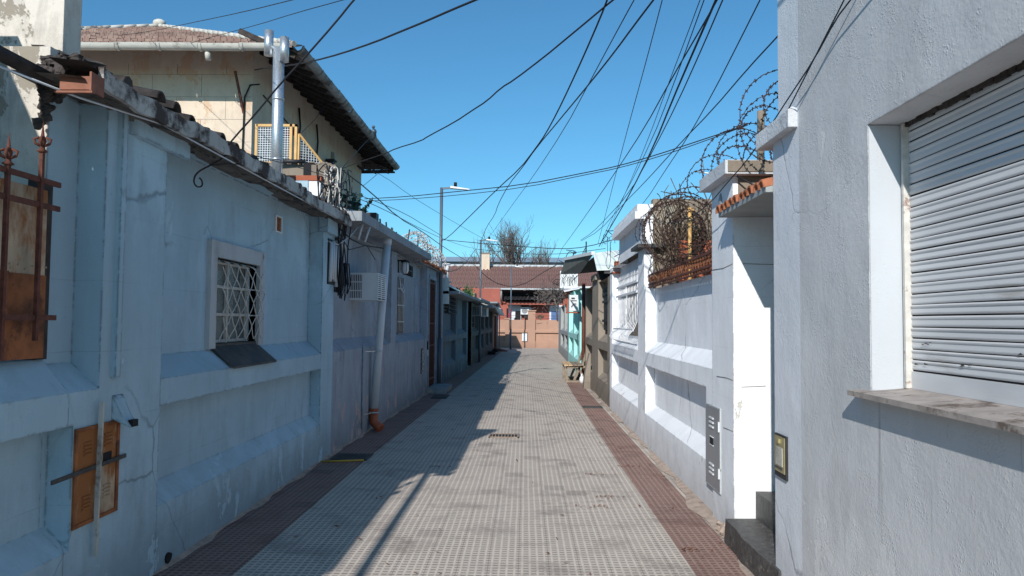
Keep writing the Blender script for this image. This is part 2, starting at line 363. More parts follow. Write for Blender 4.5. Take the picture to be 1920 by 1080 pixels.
    def build(s, name, mats, parent=None, label=None, merge=True):
        me = bpy.data.meshes.new(name)
        off = Vector(parent['_wp']) if parent is not None else Vector((0, 0, 0))
        me.from_pydata([tuple(Vector(v) - off) for v in s.v], [], s.f)
        if not isinstance(mats, (list, tuple)): mats = [mats]
        for m in mats: me.materials.append(M[m] if isinstance(m, str) else m)
        me.polygons.foreach_set('material_index', s.m); me.polygons.foreach_set('use_smooth', s.smooth)
        bm = bmesh.new(); bm.from_mesh(me)
        if merge: bmesh.ops.remove_doubles(bm, verts=bm.verts, dist=1e-5)
        bmesh.ops.recalc_face_normals(bm, faces=bm.faces); bm.to_mesh(me); bm.free()
        me.update()
        o = bpy.data.objects.new(name, me); COL.objects.link(o)
        if parent is not None: o.parent = parent; o['_wp'] = parent['_wp']
        if label: o['label'] = label
        return o

def tag(o, label, cat, group=None):
    o['label'] = label; o['category'] = cat
    if group: o['group'] = group
    return o
def thing(name, loc, label, cat, group=None):
    o = bpy.data.objects.new(name, None); COL.objects.link(o); o.location = loc; o['_wp'] = tuple(loc); o.empty_display_size = .1
    return tag(o, label, cat, group)
def single(name, mb, mats, label, cat, group=None, origin=None):
    """a one-mesh thing, its origin moved to its base"""
    if origin is None:
        xs = [v[0] for v in mb.v]; ys = [v[1] for v in mb.v]; zs = [v[2] for v in mb.v]
        origin = ((min(xs) + max(xs)) / 2, (min(ys) + max(ys)) / 2, min(zs))
    mb.v = [(v[0] - origin[0], v[1] - origin[1], v[2] - origin[2]) for v in mb.v]
    o = mb.build(name, mats); o.location = origin
    return tag(o, label, cat, group)
def struct(name, mb, mats):
    o = mb.build(name, mats); o['kind'] = 'structure'; return o

LZ0, LZ1, LZ2 = 1.05, 1.22, 1.36          # dado ledge: underside, front edge, back edge
PZ0, PZ1 = .42, .54                        # plinth top, chamfer
def bay(mb, side, y0, y1, ztop, kind='panel', holes=(), rec=.15, sunk=.115, reveal=.14, lowholes=()):
    """one bay of the street wall: plinth, sunk panel, ledge, recessed upper wall"""
    if kind == 'panel':
        a, b = y0 + .0, y1 - .0
        prof = [(0, 0), (0, PZ0), (sunk, PZ1), (sunk, LZ0), (0, LZ0), (0, LZ1), (rec, LZ2)]
        mb.prism(side, prof, a, b, cap=False)
        for y in (a, b):    # end cheeks of the sunk panel and of the ledge slope
            mb.face([(SX(side, w, y), y, z) for w, z in ((0, PZ0), (sunk, PZ1), (sunk, LZ0), (0, LZ0))])
            mb.face([(SX(side, w, y), y, z) for w, z in ((0, LZ1), (rec, LZ2), (rec, ztop), (0, ztop))])
    elif kind == 'flush':
        mb.prism(side, [(0, 0), (0, LZ1), (rec, LZ2)], y0, y1, cap=False)
        for y in (y0, y1):
            mb.face([(SX(side, w, y), y, z) for w, z in ((0, LZ1), (rec, LZ2), (rec, ztop), (0, ztop))])
    elif kind == 'recess':
        mb.sheet(side, rec, y0, y1, 0, LZ2, lowholes, reveal)
        for y in (y0, y1): mb.face([(SX(side, w, y), y, z) for w, z in ((0, 0), (rec, 0), (rec, ztop), (0, ztop))])
    mb.sheet(side, rec, y0, y1, LZ2, ztop, holes, reveal)
def pilaster(mb, side, y0, y1, ztop, z0=0):
    mb.face([(SX(side, 0, y0), y0, z0), (SX(side, 0, y1), y1, z0), (SX(side, 0, y1), y1, ztop), (SX(side, 0, y0), y0, ztop)])
def top(mb, side, y0, y1, ztop, w1=.36):
    mb.face([(SX(side, 0, y0), y0, ztop), (SX(side, 0, y1), y1, ztop), (SX(side, w1, y1), y1, ztop), (SX(side, w1, y0), y0, ztop)])
WIRES = [  # cable points converted offline from image pixel lines at chosen depths, baked here
 ('thin cable climbing from the tiled roof of the cream house to the top left sky', 0.006, [(-0.67,4.57,3.82),(-2.12,6.50,4.46),(-2.97,7.62,4.83),(-4.14,9.18,5.37),(-6.24,11.96,6.33),(-8.55,15.00,7.44)]),
 ('second thin cable over the cream house gutter, sloping to the upper right', 0.006, [(-0.36,5.04,4.09),(-1.79,7.00,4.68),(-2.53,8.01,4.99),(-3.49,9.34,5.38),(-5.24,11.72,6.11),(-6.17,13.00,6.49)]),
 ('thick black cable rising from the fascia of the blue house across the galvanised flue', 0.009, [(0.70,3.57,5.03),(-1.10,4.60,3.63),(-1.23,4.68,3.52),(-1.47,4.81,3.33),(-1.68,4.93,3.18),(-1.87,5.04,3.02),(-2.06,5.15,2.88),(-2.14,5.20,2.81)]),
 ('heavy twisted cable leaving the cream house corner for the top of the sky', 0.017, [(0.96,5.51,4.61),(-0.53,7.50,4.91),(-0.81,7.86,4.96),(-1.18,8.36,5.03),(-1.55,8.86,5.11),(-1.96,9.40,5.19),(-2.62,10.26,5.35),(-3.22,11.03,5.52),(-3.84,11.81,5.72),(-4.55,12.71,5.99),(-4.94,13.20,6.12)]),
 ('wavy kinked cable from the cream house wall across the middle of the sky', 0.011, [(1.85,3.79,4.43),(0.70,6.00,4.25),(0.51,6.36,4.21),(0.35,6.67,4.18),(0.17,7.03,4.15),(-0.14,7.62,4.11),(-0.28,7.87,4.11),(-0.45,8.22,4.07),(-0.64,8.56,4.06),(-0.88,8.99,4.04),(-1.31,9.74,4.05),(-1.43,9.95,4.04),(-1.92,10.75,4.12),(-2.11,11.08,4.13),(-2.71,12.05,4.21),(-3.28,13.00,4.28)]),
 ('black cable dropping steeply to join the crossing pair above the street lamp', 0.011, [(0.91,3.54,4.59),(0.65,6.00,4.25),(0.62,6.27,4.21),(0.53,6.95,4.12),(0.43,7.65,4.03),(0.34,8.27,3.96),(0.23,8.95,3.89),(0.12,9.47,3.84),(-0.09,10.43,3.77),(-0.45,11.81,3.74),(-1.14,14.51,3.63),(-1.80,17.10,3.54),(-2.07,18.00,3.55)]),
 ('thick black cable ending at the head of the second lamp pole', 0.012, [(1.36,3.52,4.17),(1.03,6.00,4.25),(0.95,6.56,4.26),(0.87,7.21,4.28),(0.73,8.20,4.31),(0.51,9.76,4.38),(0.16,12.16,4.48),(-0.07,13.94,4.53),(-0.38,16.16,4.62),(-0.74,19.42,4.69),(-0.91,21.50,4.71),(-1.35,25.12,4.81),(-1.77,29.50,4.87)]),
 ('thin straight cable running just right of the crossing pair down to the second lamp', 0.007, [(1.10,3.51,4.24),(0.87,6.00,4.25),(0.78,7.01,4.25),(0.68,8.18,4.25),(0.53,10.02,4.26),(0.14,13.67,4.32),(-0.43,18.69,4.45),(-1.20,25.54,4.62),(-1.74,29.80,4.78)]),
 ('very thin lone cable dropping nearly upright left of the cable fan', 0.006, [(0.97,3.51,4.45),(1.10,6.00,4.25),(1.16,7.27,4.14),(1.22,8.60,4.04),(1.32,10.64,3.89),(1.47,13.52,3.67),(1.65,17.00,3.42)]),
 ('leftmost cable of the tight fan above the alley', 0.006, [(1.17,3.01,4.17),(1.32,5.50,4.03),(1.43,7.27,3.92),(1.52,8.95,3.83),(1.60,11.54,3.73),(1.66,14.45,3.63),(1.79,18.00,3.48)]),
 ('cable of the fan that bends off to the sheet metal canopy', 0.009, [(1.40,3.00,4.06),(1.42,5.50,4.03),(1.42,6.04,4.02),(1.42,7.21,4.01),(1.44,8.99,3.99),(1.42,11.44,4.00),(1.36,16.10,4.02),(1.25,23.23,4.08),(1.21,25.16,4.10),(1.27,29.89,4.08),(1.29,32.00,4.07)]),
 ('thickest cable in the middle of the fan above the alley', 0.013, [(1.30,3.01,4.17),(1.41,5.50,4.03),(1.45,6.55,3.96),(1.50,7.59,3.91),(1.58,9.14,3.81),(1.66,11.68,3.69),(1.70,13.73,3.61),(1.77,18.00,3.45)]),
 ('cable of the fan that curls out to the thin iron mast on the canopy', 0.008, [(1.33,3.01,4.19),(1.46,5.50,4.03),(1.50,6.32,3.97),(1.56,7.66,3.89),(1.61,9.31,3.81),(1.66,11.95,3.69),(1.59,14.64,3.67),(1.51,17.05,3.66),(1.40,19.00,3.71)]),
 ('thin cable of the fan, faint beside the thickest one', 0.005, [(1.17,3.01,4.16),(1.29,5.50,4.03),(1.32,6.04,4.00),(1.37,7.09,3.94),(1.48,9.02,3.84),(1.59,11.72,3.71),(1.69,14.41,3.60),(1.83,18.00,3.45)]),
 ('cable right of the fan sloping down over the white coping', 0.007, [(1.48,2.71,4.06),(1.64,5.20,3.89),(1.68,5.81,3.85),(1.75,6.92,3.78),(1.82,8.31,3.71),(1.85,9.67,3.66),(1.92,11.99,3.56),(1.92,15.14,3.51),(1.86,18.00,3.53)]),
 ('cable from the corner of the grey house crossing the one right of the fan', 0.007, [(1.58,4.64,3.42),(1.57,5.26,3.42),(1.57,6.23,3.41),(1.55,7.39,3.42),(1.53,9.55,3.42),(1.50,11.49,3.44),(1.47,14.80,3.44),(1.34,18.00,3.58)]),
 ('upper cable of the level pair crossing the whole alley', 0.0065, [(1.73,5.80,3.17),(1.66,5.87,3.15),(1.43,6.09,3.11),(1.12,6.37,3.05),(0.82,6.65,3.01),(0.56,6.89,3.00),(-0.03,7.43,2.98),(-0.73,8.05,3.02),(-1.42,8.67,3.06),(-2.02,9.20,3.12)]),
 ('lower cable of the level pair crossing the whole alley', 0.005, [(1.73,5.80,3.16),(1.43,6.09,3.09),(1.12,6.38,3.03),(0.82,6.65,2.99),(0.56,6.89,2.98),(-0.03,7.43,2.95),(-0.73,8.06,2.98),(-1.42,8.67,3.03),(-2.02,9.20,3.09)]),
 ('thick cable running down the face of the grey house to the barbed wire coils', 0.0055, [(1.46,0.86,3.40),(1.46,3.34,3.07),(1.46,3.49,3.05),(1.46,3.76,2.95),(1.46,4.11,2.87),(1.46,4.56,2.76),(1.46,4.93,2.68),(1.46,5.38,2.63),(1.46,5.86,2.56),(1.46,6.51,2.54),(1.46,7.21,2.58),(1.46,7.87,2.66),(1.46,8.76,2.88)]),
 ('second cable down the face of the grey house ending behind its capital', 0.005, [(1.46,1.10,4.07),(1.46,3.40,3.10),(1.46,3.65,3.00),(1.46,3.99,2.86),(1.46,4.29,2.74)]),
 ('long slack cable hanging low across the far end of the alley', 0.02, [(-2.05,30.00,3.87),(-1.64,30.15,3.45),(-1.25,30.27,3.20),(-0.84,30.39,3.07),(-0.45,30.49,3.06),(-0.04,30.60,3.18),(0.27,30.69,3.36),(0.69,30.83,3.66),(1.27,31.00,3.99)]),
 ('slack cable looping left from the second lamp pole over the low roofs', 0.012, [(-2.04,29.80,4.50),(-2.01,25.81,3.75),(-2.02,23.23,3.30),(-2.08,21.33,3.04),(-2.14,20.16,2.96),(-2.16,19.00,3.00)]),
 ('taut cable from the first lamp pole across to the white house on the right', 0.01, [(-2.07,18.00,3.59),(-1.16,16.92,3.40),(-0.24,15.82,3.22),(0.70,14.71,3.05),(1.16,14.15,3.04),(1.68,13.50,3.14)]),
 ('lower taut cable between second lamp pole and sheet metal canopy', 0.01, [(-2.04,29.80,4.52),(-0.74,26.36,4.08),(0.27,23.68,3.76),(1.14,21.39,3.58),(1.64,20.05,3.53),(2.03,19.00,3.50)]),
 ('straight cable falling from the cream house eave past the first street lamp', 0.009, [(-4.58,21.00,5.91),(-4.29,21.91,5.94),(-3.80,23.98,5.69),(-3.14,26.55,5.48),(-1.86,31.40,5.13),(-0.72,35.60,4.92),(0.46,40.00,4.68)]),
 ('thick sagging cable from the cable tangle out past the first street lamp', 0.012, [(-2.32,9.20,3.49),(-2.30,10.66,3.50),(-2.32,13.42,3.47),(-2.27,15.77,3.55),(-2.23,19.78,3.60),(-2.13,25.50,3.74),(-2.05,30.00,3.87)]),
 ('thin cable from the cable tangle to the first street lamp', 0.007, [(-2.28,9.20,3.23),(-2.23,10.71,3.35),(-2.15,13.12,3.51),(-2.11,15.67,3.60),(-2.07,18.00,3.69)]),
 ('thin cable from the cable tangle running on beyond the first street lamp', 0.007, [(-2.26,9.20,3.19),(-2.22,11.51,3.34),(-2.20,14.77,3.49),(-2.16,18.80,3.71),(-2.07,24.71,4.11),(-1.99,29.00,4.46)]),
 ('short cable between cream house wall corner and the end of its gutter', 0.009, [(-4.45,20.00,5.25),(-4.42,21.23,5.73),(-4.40,22.50,6.22)]),
 ('cable hooked up from the cream house wall to its broken gutter', 0.008, [(-4.03,13.00,4.89),(-4.15,14.30,5.51),(-4.36,16.00,6.36)]),
 ('thin cable from cable tangle up to the rafters of the cream house', 0.007, [(-2.52,10.00,3.66),(-2.88,12.27,4.37),(-3.46,15.96,5.53),(-3.90,19.00,6.45)]),
 ('thin cable crossing in front of the yellow mesh gate', 0.005, [(-2.17,5.40,2.86),(-2.19,5.92,2.92),(-2.21,6.65,3.02),(-2.25,7.80,3.17),(-2.30,9.00,3.31)]),
]
# ================================================================== ground
def quad_sheet(name, pts, mat, z, ny=1):
    mb = MB(); mb.face([(x, y, z) for x, y in pts]); return struct(name, mb, mat)
def strip(name, fa, fb, ys, mat, z):
    mb = MB()
    for y0, y1 in zip(ys, ys[1:]):
        mb.face([(fa(y0), y0, z), (fb(y0), y0, z), (fb(y1), y1, z), (fa(y1), y1, z)])
    return struct(name, mb, mat)
quad_sheet('ground', [(-700, -300), (700, -300), (700, 1500), (-700, 1500)], 'ground', -.02)
ys = [-3, 4, 8.6, 12, 17, 22, 30, 43.6]
strip('path', lambda y: xl(y) - .4, lambda y: xr(y) + .5, ys, 'path', 0)
quad_sheet('cross_path', [(-9, 43.6), (8, 43.6), (8, 46.5), (-9, 46.5)], 'path', 0)
strip('left_red_border', lambda y: xl(y) - .02, lambda y: xl(y) + .48, ys[:-1] + [40], 'redtile', .004)
strip('right_red_border', lambda y: xr(y) - .50 + (.0 if y > 6 else (6 - y) * .012), lambda y: xr(y) - .11, ys[:-3] + [21], 'redtile', .004)
# uneven sandy mortar fillet along the foot of the right wall
mb = MB()
yy = [3.2 + i * .16 for i in range(90)]
for a, b in zip(yy, yy[1:]):
    def e(y): return .13 + .035 * math.sin(y * 3.1) + .025 * math.sin(y * 7.7 + 1) - min(.085, max(0, (y - 5)) * .02)
    mb.face([(xr(a) - e(a), a, .006), (xr(a) + .01, a, .032), (xr(b) + .01, b, .032), (xr(b) - e(b), b, .006)], 0, True)
struct('mortar_verge', mb, 'sand')
mb = MB()
yy = [1 + i * .2 for i in range(90)]
for a, b in zip(yy, yy[1:]):
    def e(y): return .03 + .02 * math.sin(y * 5.1) + .015 * math.sin(y * 11.7 + 1)
    mb.face([(xl(a) + e(a), a, .007), (xl(a) - .01, a, .03), (xl(b) - .01, b, .03), (xl(b) + e(b), b, .007)], 0, True)
struct('left_mortar_verge', mb, 'sand')

# ================================================================== LEFT: gated yard nearest the camera
L = -1; R = 1
yard = thing('yard_wall', (-2.3, 3.0, 0), 'low blue front wall of the nearest yard, carrying the rusty spiked grille', 'wall')
mb = MB()
for y0, y1 in ((.3, 1.6), (1.85, 3.74)):
    mb.prism(L, [(0, 0), (0, PZ0), (.13, PZ1), (.13, LZ0), (0, LZ0), (0, LZ1), (.15, LZ2 + .03), (.30, LZ2 + .03), (.30, 0)], y0, y1, cap=True)
mb.sbox(L, 0, .3, 1.6, 1.85, 0, 2.2)
mb.build('wall', 'blue', yard)
gr = thing('iron_grille', (-2.42, 2.7, 1.4), 'rust-red spiked window grille backed with rusty sheet, at the left edge', 'grille')
W = .04
mb = MB()
for z in (1.60, 2.14, 2.26):
    mb.bar((SX(L, W, 1.86), 1.86, z), (SX(L, W - .01, 3.65), 3.65, z), .012, .026)
mb.build('rail', 'rustbar', gr)
for y in (1.98, 2.22, 2.46, 2.7, 2.95, 3.27, 3.50):
    mb = MB(); x = SX(L, W - .012, y); t = 2.28 if y < 3.45 else 2.39
    mb.bar((x, y, 1.41 if y < 3.45 else 1.49), (x, y, t), .018)
    mb.build('upright', 'rustbar', gr)
    if y < 3.1: continue
    mb = MB()
    mb.lathe((x, y, t), [(.012, 0), (.026, .008), (.012, .02), (.012, .03)], 8)
    for k in range(4):
        a = k * math.pi / 2 + .4
        mb.tube([(x, y, t + .03), (x + .03 * math.cos(a), y + .03 * math.sin(a), t + .045), (x + .036 * math.cos(a), y + .036 * math.sin(a), t + .066), (x + .012 * math.cos(a), y + .012 * math.sin(a), t + .075)], .007, 5)
    mb.lathe((x, y, t + .03), [(.010, 0), (.018, .03), (.008, .055), (.0, .125)], 8)
    mb.build('finial', 'rustbar', gr)
mb = MB()
yc = [1.86, 2.18, 2.5, 2.82, 3.12, 3.38, 3.655]
for i, (a, b) in enumerate(zip(yc, yc[1:])):
    mb.sbox(L, .095 + .006 * (i % 2), .10 + .006 * (i % 2), a, b + .01, 1.80 + .004 * (i % 2), 2.235)
    for k in range(6):
        for q in (0, 1): mb.ball((SX(L, .093, a + .03 + k * .05), a + .03 + k * .05, 1.83 - q * .0 + .02 * (k % 2)), .005)
mb.build('upper_sheet', 'rustsheet', gr)
mb = MB()
for i, (a, b) in enumerate(zip(yc, yc[1:])):
    mb.sbox(L, .089 + .006 * (i % 2), .094 + .006 * (i % 2), a, b + .012, 1.40, 1.815 - .006 * (i % 2))
mb.build('lower_sheet', 'rustdark', gr)
mb = MB(); mb.sbox(L, .125, .20, 3.66, 3.742, 1.39, 2.30); mb.build('jamb', 'darkwood', gr)
# side building behind the yard (outside the left edge of the picture; it shades the side wall)
sb = thing('yard_side_building', (-3.4, 2, 0), 'blue plastered shed side at the extreme left behind the spiked grille', 'building')
mb = MB(); mb.box(-6, -3.0, -1.0, 3.3, 0, 3.45); mb.build('wall', 'blue', sb)
mb = MB(); mb.box(-6, -2.985, -1.05, 3.4, 3.45, 3.51); mb.build('roof', 'slab', sb)
mb = MB(); mb.box(-3.03, -3.0, -1.0, 1.90, 3.51, 3.66); mb.build('shade_block', 'slab', sb)  # unseen block added to keep the sun off the first pilaster
mb = MB(); mb.box(-3.03, -3.002, 1.60, 1.88, 3.5, 3.93); mb.box(-3.035, -2.995, 1.59, 1.89, 3.93, 3.95); mb.build('shade_fin', 'blue', sb)  # unseen thin plate, added only to shade the upper pilaster

# ================================================================== LEFT HOUSE 1 (blue)
h1 = thing('blue_house', (-2.3, 6.2, 0), 'light blue plastered single-storey house with lattice window, nearest on the left', 'house')
ZT = 2.78
WIN = (5.80, 6.74, 1.40, 2.09)
mb = MB()
# short bay between the yard and the first pilaster
mb.prism(L, [(.13, PZ1), (.13, LZ0), (0, LZ0), (0, LZ1), (.16, LZ2)], 3.74, 3.78, cap=False)
mb.prism(L, [(0, 0), (0, PZ0), (.13, PZ1)], 3.74, 3.78, cap=False)
mb.face([(SX(L, w, 3.78), 3.78, z) for w, z in ((0, PZ0), (.13, PZ1), (.13, LZ0), (0, LZ0))])
mb.prism(L, [(0, 0), (0, LZ1), (.16, LZ2)], 3.78, 4.0, cap=False)
mb.sheet(L, .16, 3.74, 4.0, LZ2, ZT)
mb.face([(SX(L, w, 4.0), 4.0, z) for w, z in ((0, LZ1), (.16, LZ2), (.16, ZT), (0, ZT))])
pilaster(mb, L, 4.0, 4.68, ZT)
bay(mb, L, 4.68, 8.37, ZT, holes=[WIN], rec=.16, reveal=.12)
pilaster(mb, L, 8.37, 8.86, ZT)
top(mb, L, 3.74, 8.86, ZT)
mb.face([(SX(L, w, 3.74), 3.74, z) for w, z in ((.16, LZ2), (.36, LZ2), (.36, ZT), (.16, ZT))])
mb.face([(SX(L, w, 8.86), 8.86, z) for w, z in ((0, 0), (.36, 0), (.36, ZT), (0, ZT))])
mb.build('wall', 'blue', h1)
# raised band under the eave over the first pilaster, with a rounded near end
mb = MB()
prof = [(-.045, 2.665), (-.045, 2.785), (.0, 2.785), (.0, 2.665)]
mb.prism(L, prof, 4.30, 4.90, closed=True)
for k in range(6):
    a0, a1 = k * math.pi / 12, (k + 1) * math.pi / 12
    f = lambda a: (-.045 * math.cos(math.pi / 2 - a) if 0 else -.045 * math.sin(a), 4.22 + .08 * (1 - math.cos(a)))
    (wa, ya), (wb, yb) = f(a0), f(a1)
    mb.face([(SX(L, wa, ya), ya, 2.665), (SX(L, wb, yb), yb, 2.665), (SX(L, wb, yb), yb, 2.785), (SX(L, wa, ya), ya, 2.785)])
    mb.face([(SX(L, 0, ya), ya, 2.665), (SX(L, 0, yb), yb, 2.665), (SX(L, wb, yb), yb, 2.665), (SX(L, wa, ya), ya, 2.665)])
mb.build('cornice', 'blue', h1)
mb = MB(); mb.box(-2.345, -2.245, 8.34, 8.90, 2.60, 2.80); mb.build('cornice', 'blue', h1)
# side wall facing the camera, taller mouldy party wall, house body
mb = MB()
mb.box(-8.5, -2.463, 3.738, 3.86, 0, 3.0)
mb.build('side_wall', 'oldwhite', h1)
mb = MB()
mb.box(-8.5, -2.555, 3.98, 4.14, 2.98, 4.4)
mb.build('party_wall', 'oldwhite', h1)
mb = MB()      # broken mortar lump under the party wall
for k in range(26):
    x = ru(-3.6, -2.47) if k < 12 else ru(-2.62, -2.36); y = ru(3.80, 4.16); r = ru(.03, .062)
    mb.lump((x, y, 2.93 + ru(0, .06) - (x + 2.5) * .1), r, 1.4, 1.2, .8)
for k in range(60): q = rnd(); mb.lump((-2.47 + .12 * q + ru(-.03, .03), ru(3.64, 3.73), 2.92 - .30 * (1 - q) * rnd() - .06 * rnd()), ru(.012, .028), 1.3, .8, 1.1)  # corner debris, extra lumps added to block sun from the pilaster
mb.build('broken_mortar', 'darktile', h1)
mb = MB(); mb.box(-8.5, -2.66, 3.86, 8.84, 0, 2.76); mb.build('body', 'blue', h1)
# roof: sloping deck, soffit boards, peeling fascia, barrel tiles
mb = MB()
XE = -2.14
def sag(y): return .012 * math.sin(y * 1.3) + .01 * math.sin(y * 3.9 + 1)
yy = [4.14 + i * .248 for i in range(21)]
mb.face([(XE, 3.5, 2.84), (XE, 4.14, 2.84), (-2.40, 4.14, 2.88), (-2.32, 3.5, 2.86)])
for a, b in zip(yy, yy[1:]):
    mb.face([(XE, a, 2.84 + sag(a)), (XE, b, 2.84 + sag(b)), (-7, b, 3.75), (-7, a, 3.75)])
mb.build('roof_deck', 'darktile', h1)
mb = MB()
yy = [3.46 + i * .27 for i in range(21)]
for a, b in zip(yy, yy[1:]):
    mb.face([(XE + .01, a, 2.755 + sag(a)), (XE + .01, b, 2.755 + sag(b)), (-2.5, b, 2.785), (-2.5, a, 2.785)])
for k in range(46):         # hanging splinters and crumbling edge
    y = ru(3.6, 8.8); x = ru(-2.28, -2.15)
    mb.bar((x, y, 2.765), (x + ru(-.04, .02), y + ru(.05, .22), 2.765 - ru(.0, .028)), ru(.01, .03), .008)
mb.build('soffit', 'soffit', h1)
mb = MB()
n_ = 60
for i in range(n_):
    a, b = 3.62 + i * 5.3 / n_, 3.62 + (i + 1) * 5.3 / n_
    lo = lambda y: 2.75 + sag(y) + .012 * math.sin(y * 17) * math.sin(y * 5.1); hi = lambda y: 2.85 + sag(y) + .008 * math.sin(y * 23 + 1) + .006 * math.sin(y * 61)
    for x0, x1 in ((XE, XE + .028),):
        mb.hexa([(x0, a, lo(a)), (x1, a, lo(a)), (x1, b, lo(b)), (x0, b, lo(b)), (x0, a, hi(a)), (x1, a, hi(a)), (x1, b, hi(b)), (x0, b, hi(b))])
mb.build('fascia', 'fascia', h1)
mb = MB()
mb.box(-2.255, -2.10, 3.50, 3.52, 2.70, 2.765)
mb.box(-2.275, -2.09, 3.49, 3.515, 2.682, 2.692); mb.box(-2.105, -2.095, 3.49, 3.6, 2.69, 2.785)
mb.build('gutter_stop', 'rustplate', h1)
mb = MB()
def barrel(mb, y, z, r, x0, x1, dz, th=.012, mi=0):
    for j in range(7):
        a, b = math.pi * j / 7, math.pi * (j + 1) / 7
        P = lambda q, rr: (y + rr * math.cos(q), z + rr * math.sin(q))
        for rr in (r, r - th):
            (ya, za), (yb, zb) = P(a, rr), P(b, rr)
            mb.face([(x0, ya, za), (x0, yb, zb), (x1, yb, zb + dz), (x1, ya, za + dz)], mi, True)
        (ya, za), (yb, zb), (yc_, zc), (yd, zd) = P(a, r), P(b, r), P(b, r - th), P(a, r - th)
        mb.face([(x0, ya, za), (x0, yb, zb), (x0, yc_, zc), (x0, yd, zd)], mi)
for i in range(22):
    y = 4.26 + i * .222 + ru(-.01, .01)
    lift = .05 if i in (0, 1) else (.02 if i in (2, 4) else ru(-.035, .0))
    barrel(mb, y, 2.84 + lift * .7, .056, XE + .02 - ru(0, .04), XE - 2.2, .42)
mb.tube([(-2.26, 3.78, 2.87), (-2.42, 3.80, 2.90)], .04, 8); mb.tube([(-2.17, 3.95, 2.87), (-2.40, 3.97, 2.90)], .045, 8)
mb.build('roof_tiles', 'darktile', h1)
# window
wf = MB(); y0, y1, z0, z1 = WIN
for a, b, c, d in ((y0 - .12, y0, z0 - .03, z1 + .13), (y1, y1 + .12, z0 - .03, z1 + .13), (y0, y1, z1, z1 + .13)):
    wf.sbox(L, .125, .22, a, b, c, d)
wfo = wf.build('window', 'framewhite', h1)
mb = MB()
mb.face([(SX(L, .255, y0), y0, z0), (SX(L, .255, y1), y1, z0), (SX(L, .255, y1), y1, z1), (SX(L, .255, y0), y0, z1)])
mb.build('pane', 'glass', wfo)
mb = MB()
for z in (z0 + .02, z0 + .24, z0 + .47, z1 - .02): mb.sbox(L, .235, .25, y0, y1, z - .012, z + .012)
for y in (y0 + .015, (y0 + y1) / 2, y1 - .015): mb.sbox(L, .23, .252, y - .015, y + .015, z0, z1)
mb.sbox(L, .225, .23, (y0 + y1) / 2 - .0, (y0 + y1) / 2 + .02, z0 + .22, z0 + .36)
mb.build('casement', 'creamiron', wfo)
mb = MB()
mb.sbox(L, .15, .26, y0, y1, 1.38, 1.404)
c = [(SX(L, .17, y0 - .02), y0 - .02, 1.385), (SX(L, -.035, y0 - .02), y0 - .02, 1.215), (SX(L, -.035, y1 + .03), y1 + .03, 1.215), (SX(L, .17, y1 + .03), y1 + .03, 1.385)]
mb.hexa(c + [(a, b, d + .016) for a, b, d in c])
mb.build('sill', 'slate', wfo)
# lattice of bent rods in front of the opening, bellied out at the top and foot
mb = MB()
def latt(a, z):
    t = (z - z0) / (z1 - z0)
    w = .105 - .03 * math.sin(math.pi * min(1, max(0, t)))
    if t > .93: w += (t - .93) * .9
    return (SX(L, w, a), a, z)
nx = 5; step = (y1 - y0) / nx; zb_, zt_ = z0 + .03, z1 - .02
for i in range(-4, nx + 1):
    for s_ in (1, -1):
        pts = []
        for k in range(25):
            t = k / 24; z = zb_ + (zt_ - zb_) * t
            tri = (t * 2.35)
            y = y0 + (i + tri * 1.35) * step if s_ > 0 else y1 - (i + tri * 1.35) * step
            if y0 - .005 <= y <= y1 + .005:
                y += .010 * math.sin(z * 37 + i)
                pts.append(latt(y, z))
        if len(pts) > 2: mb.tube(pts, .0046, 5)
for i in range(nx):      # curled heads
    y = y0 + (i + .5) * step
    mb.tube([latt(y - step * .45, zt_ - .03), latt(y - step * .3, zt_ - .005), (SX(L, .20, y - step * .2), y - step * .2, zt_)], .0052, 5)
for z in (z0 + .235, z0 + .46): mb.tube([(SX(L, .1, y0), y0, z), (SX(L, .1, y1), y1, z)], .005, 5)
g = mb.build('window_grille', 'creamiron', wfo)
# vent
mb = MB()
for a, b, c, d in ((7.19, 7.22, 2.46, 2.63), (7.36, 7.39, 2.46, 2.63), (7.22, 7.36, 2.46, 2.475), (7.22, 7.36, 2.615, 2.63)): mb.sbox(L, .145, .165, a, b, c, d)
v = mb.build('wall_vent', 'whiteplastic', h1)
mb = MB()
for k in range(9): mb.sbox(L, .150, .158, 7.22, 7.36, 2.478 + k * .0155, 2.484 + k * .0155)
mb.sbox(L, .1575, .1595, 7.22, 7.36, 2.475, 2.615)
mb.build('louvre', 'rustdark', v)
# square downpipe of the first pilaster and its spout
mb = MB()
mb.bar((-2.298, 4.13, 1.27), (-2.298, 4.13, 2.80), .05, .055)
mb.build('downpipe', 'blue', h1)
mb = MB()
mb.hexa([(-2.30, 4.13, 1.04), (-2.30, 4.24, 1.04), (-2.30, 4.24, 1.17), (-2.30, 4.13, 1.17), (-2.20, 4.15, .99), (-2.20, 4.24, .99), (-2.245, 4.24, 1.05), (-2.245, 4.15, 1.05)])
sp = mb.build('water_spout', 'blue', h1)
mb = MB(); mb.box(-2.225, -2.197, 4.165, 4.225, .992, 1.03); mb.build('spout_mouth', 'black', sp)
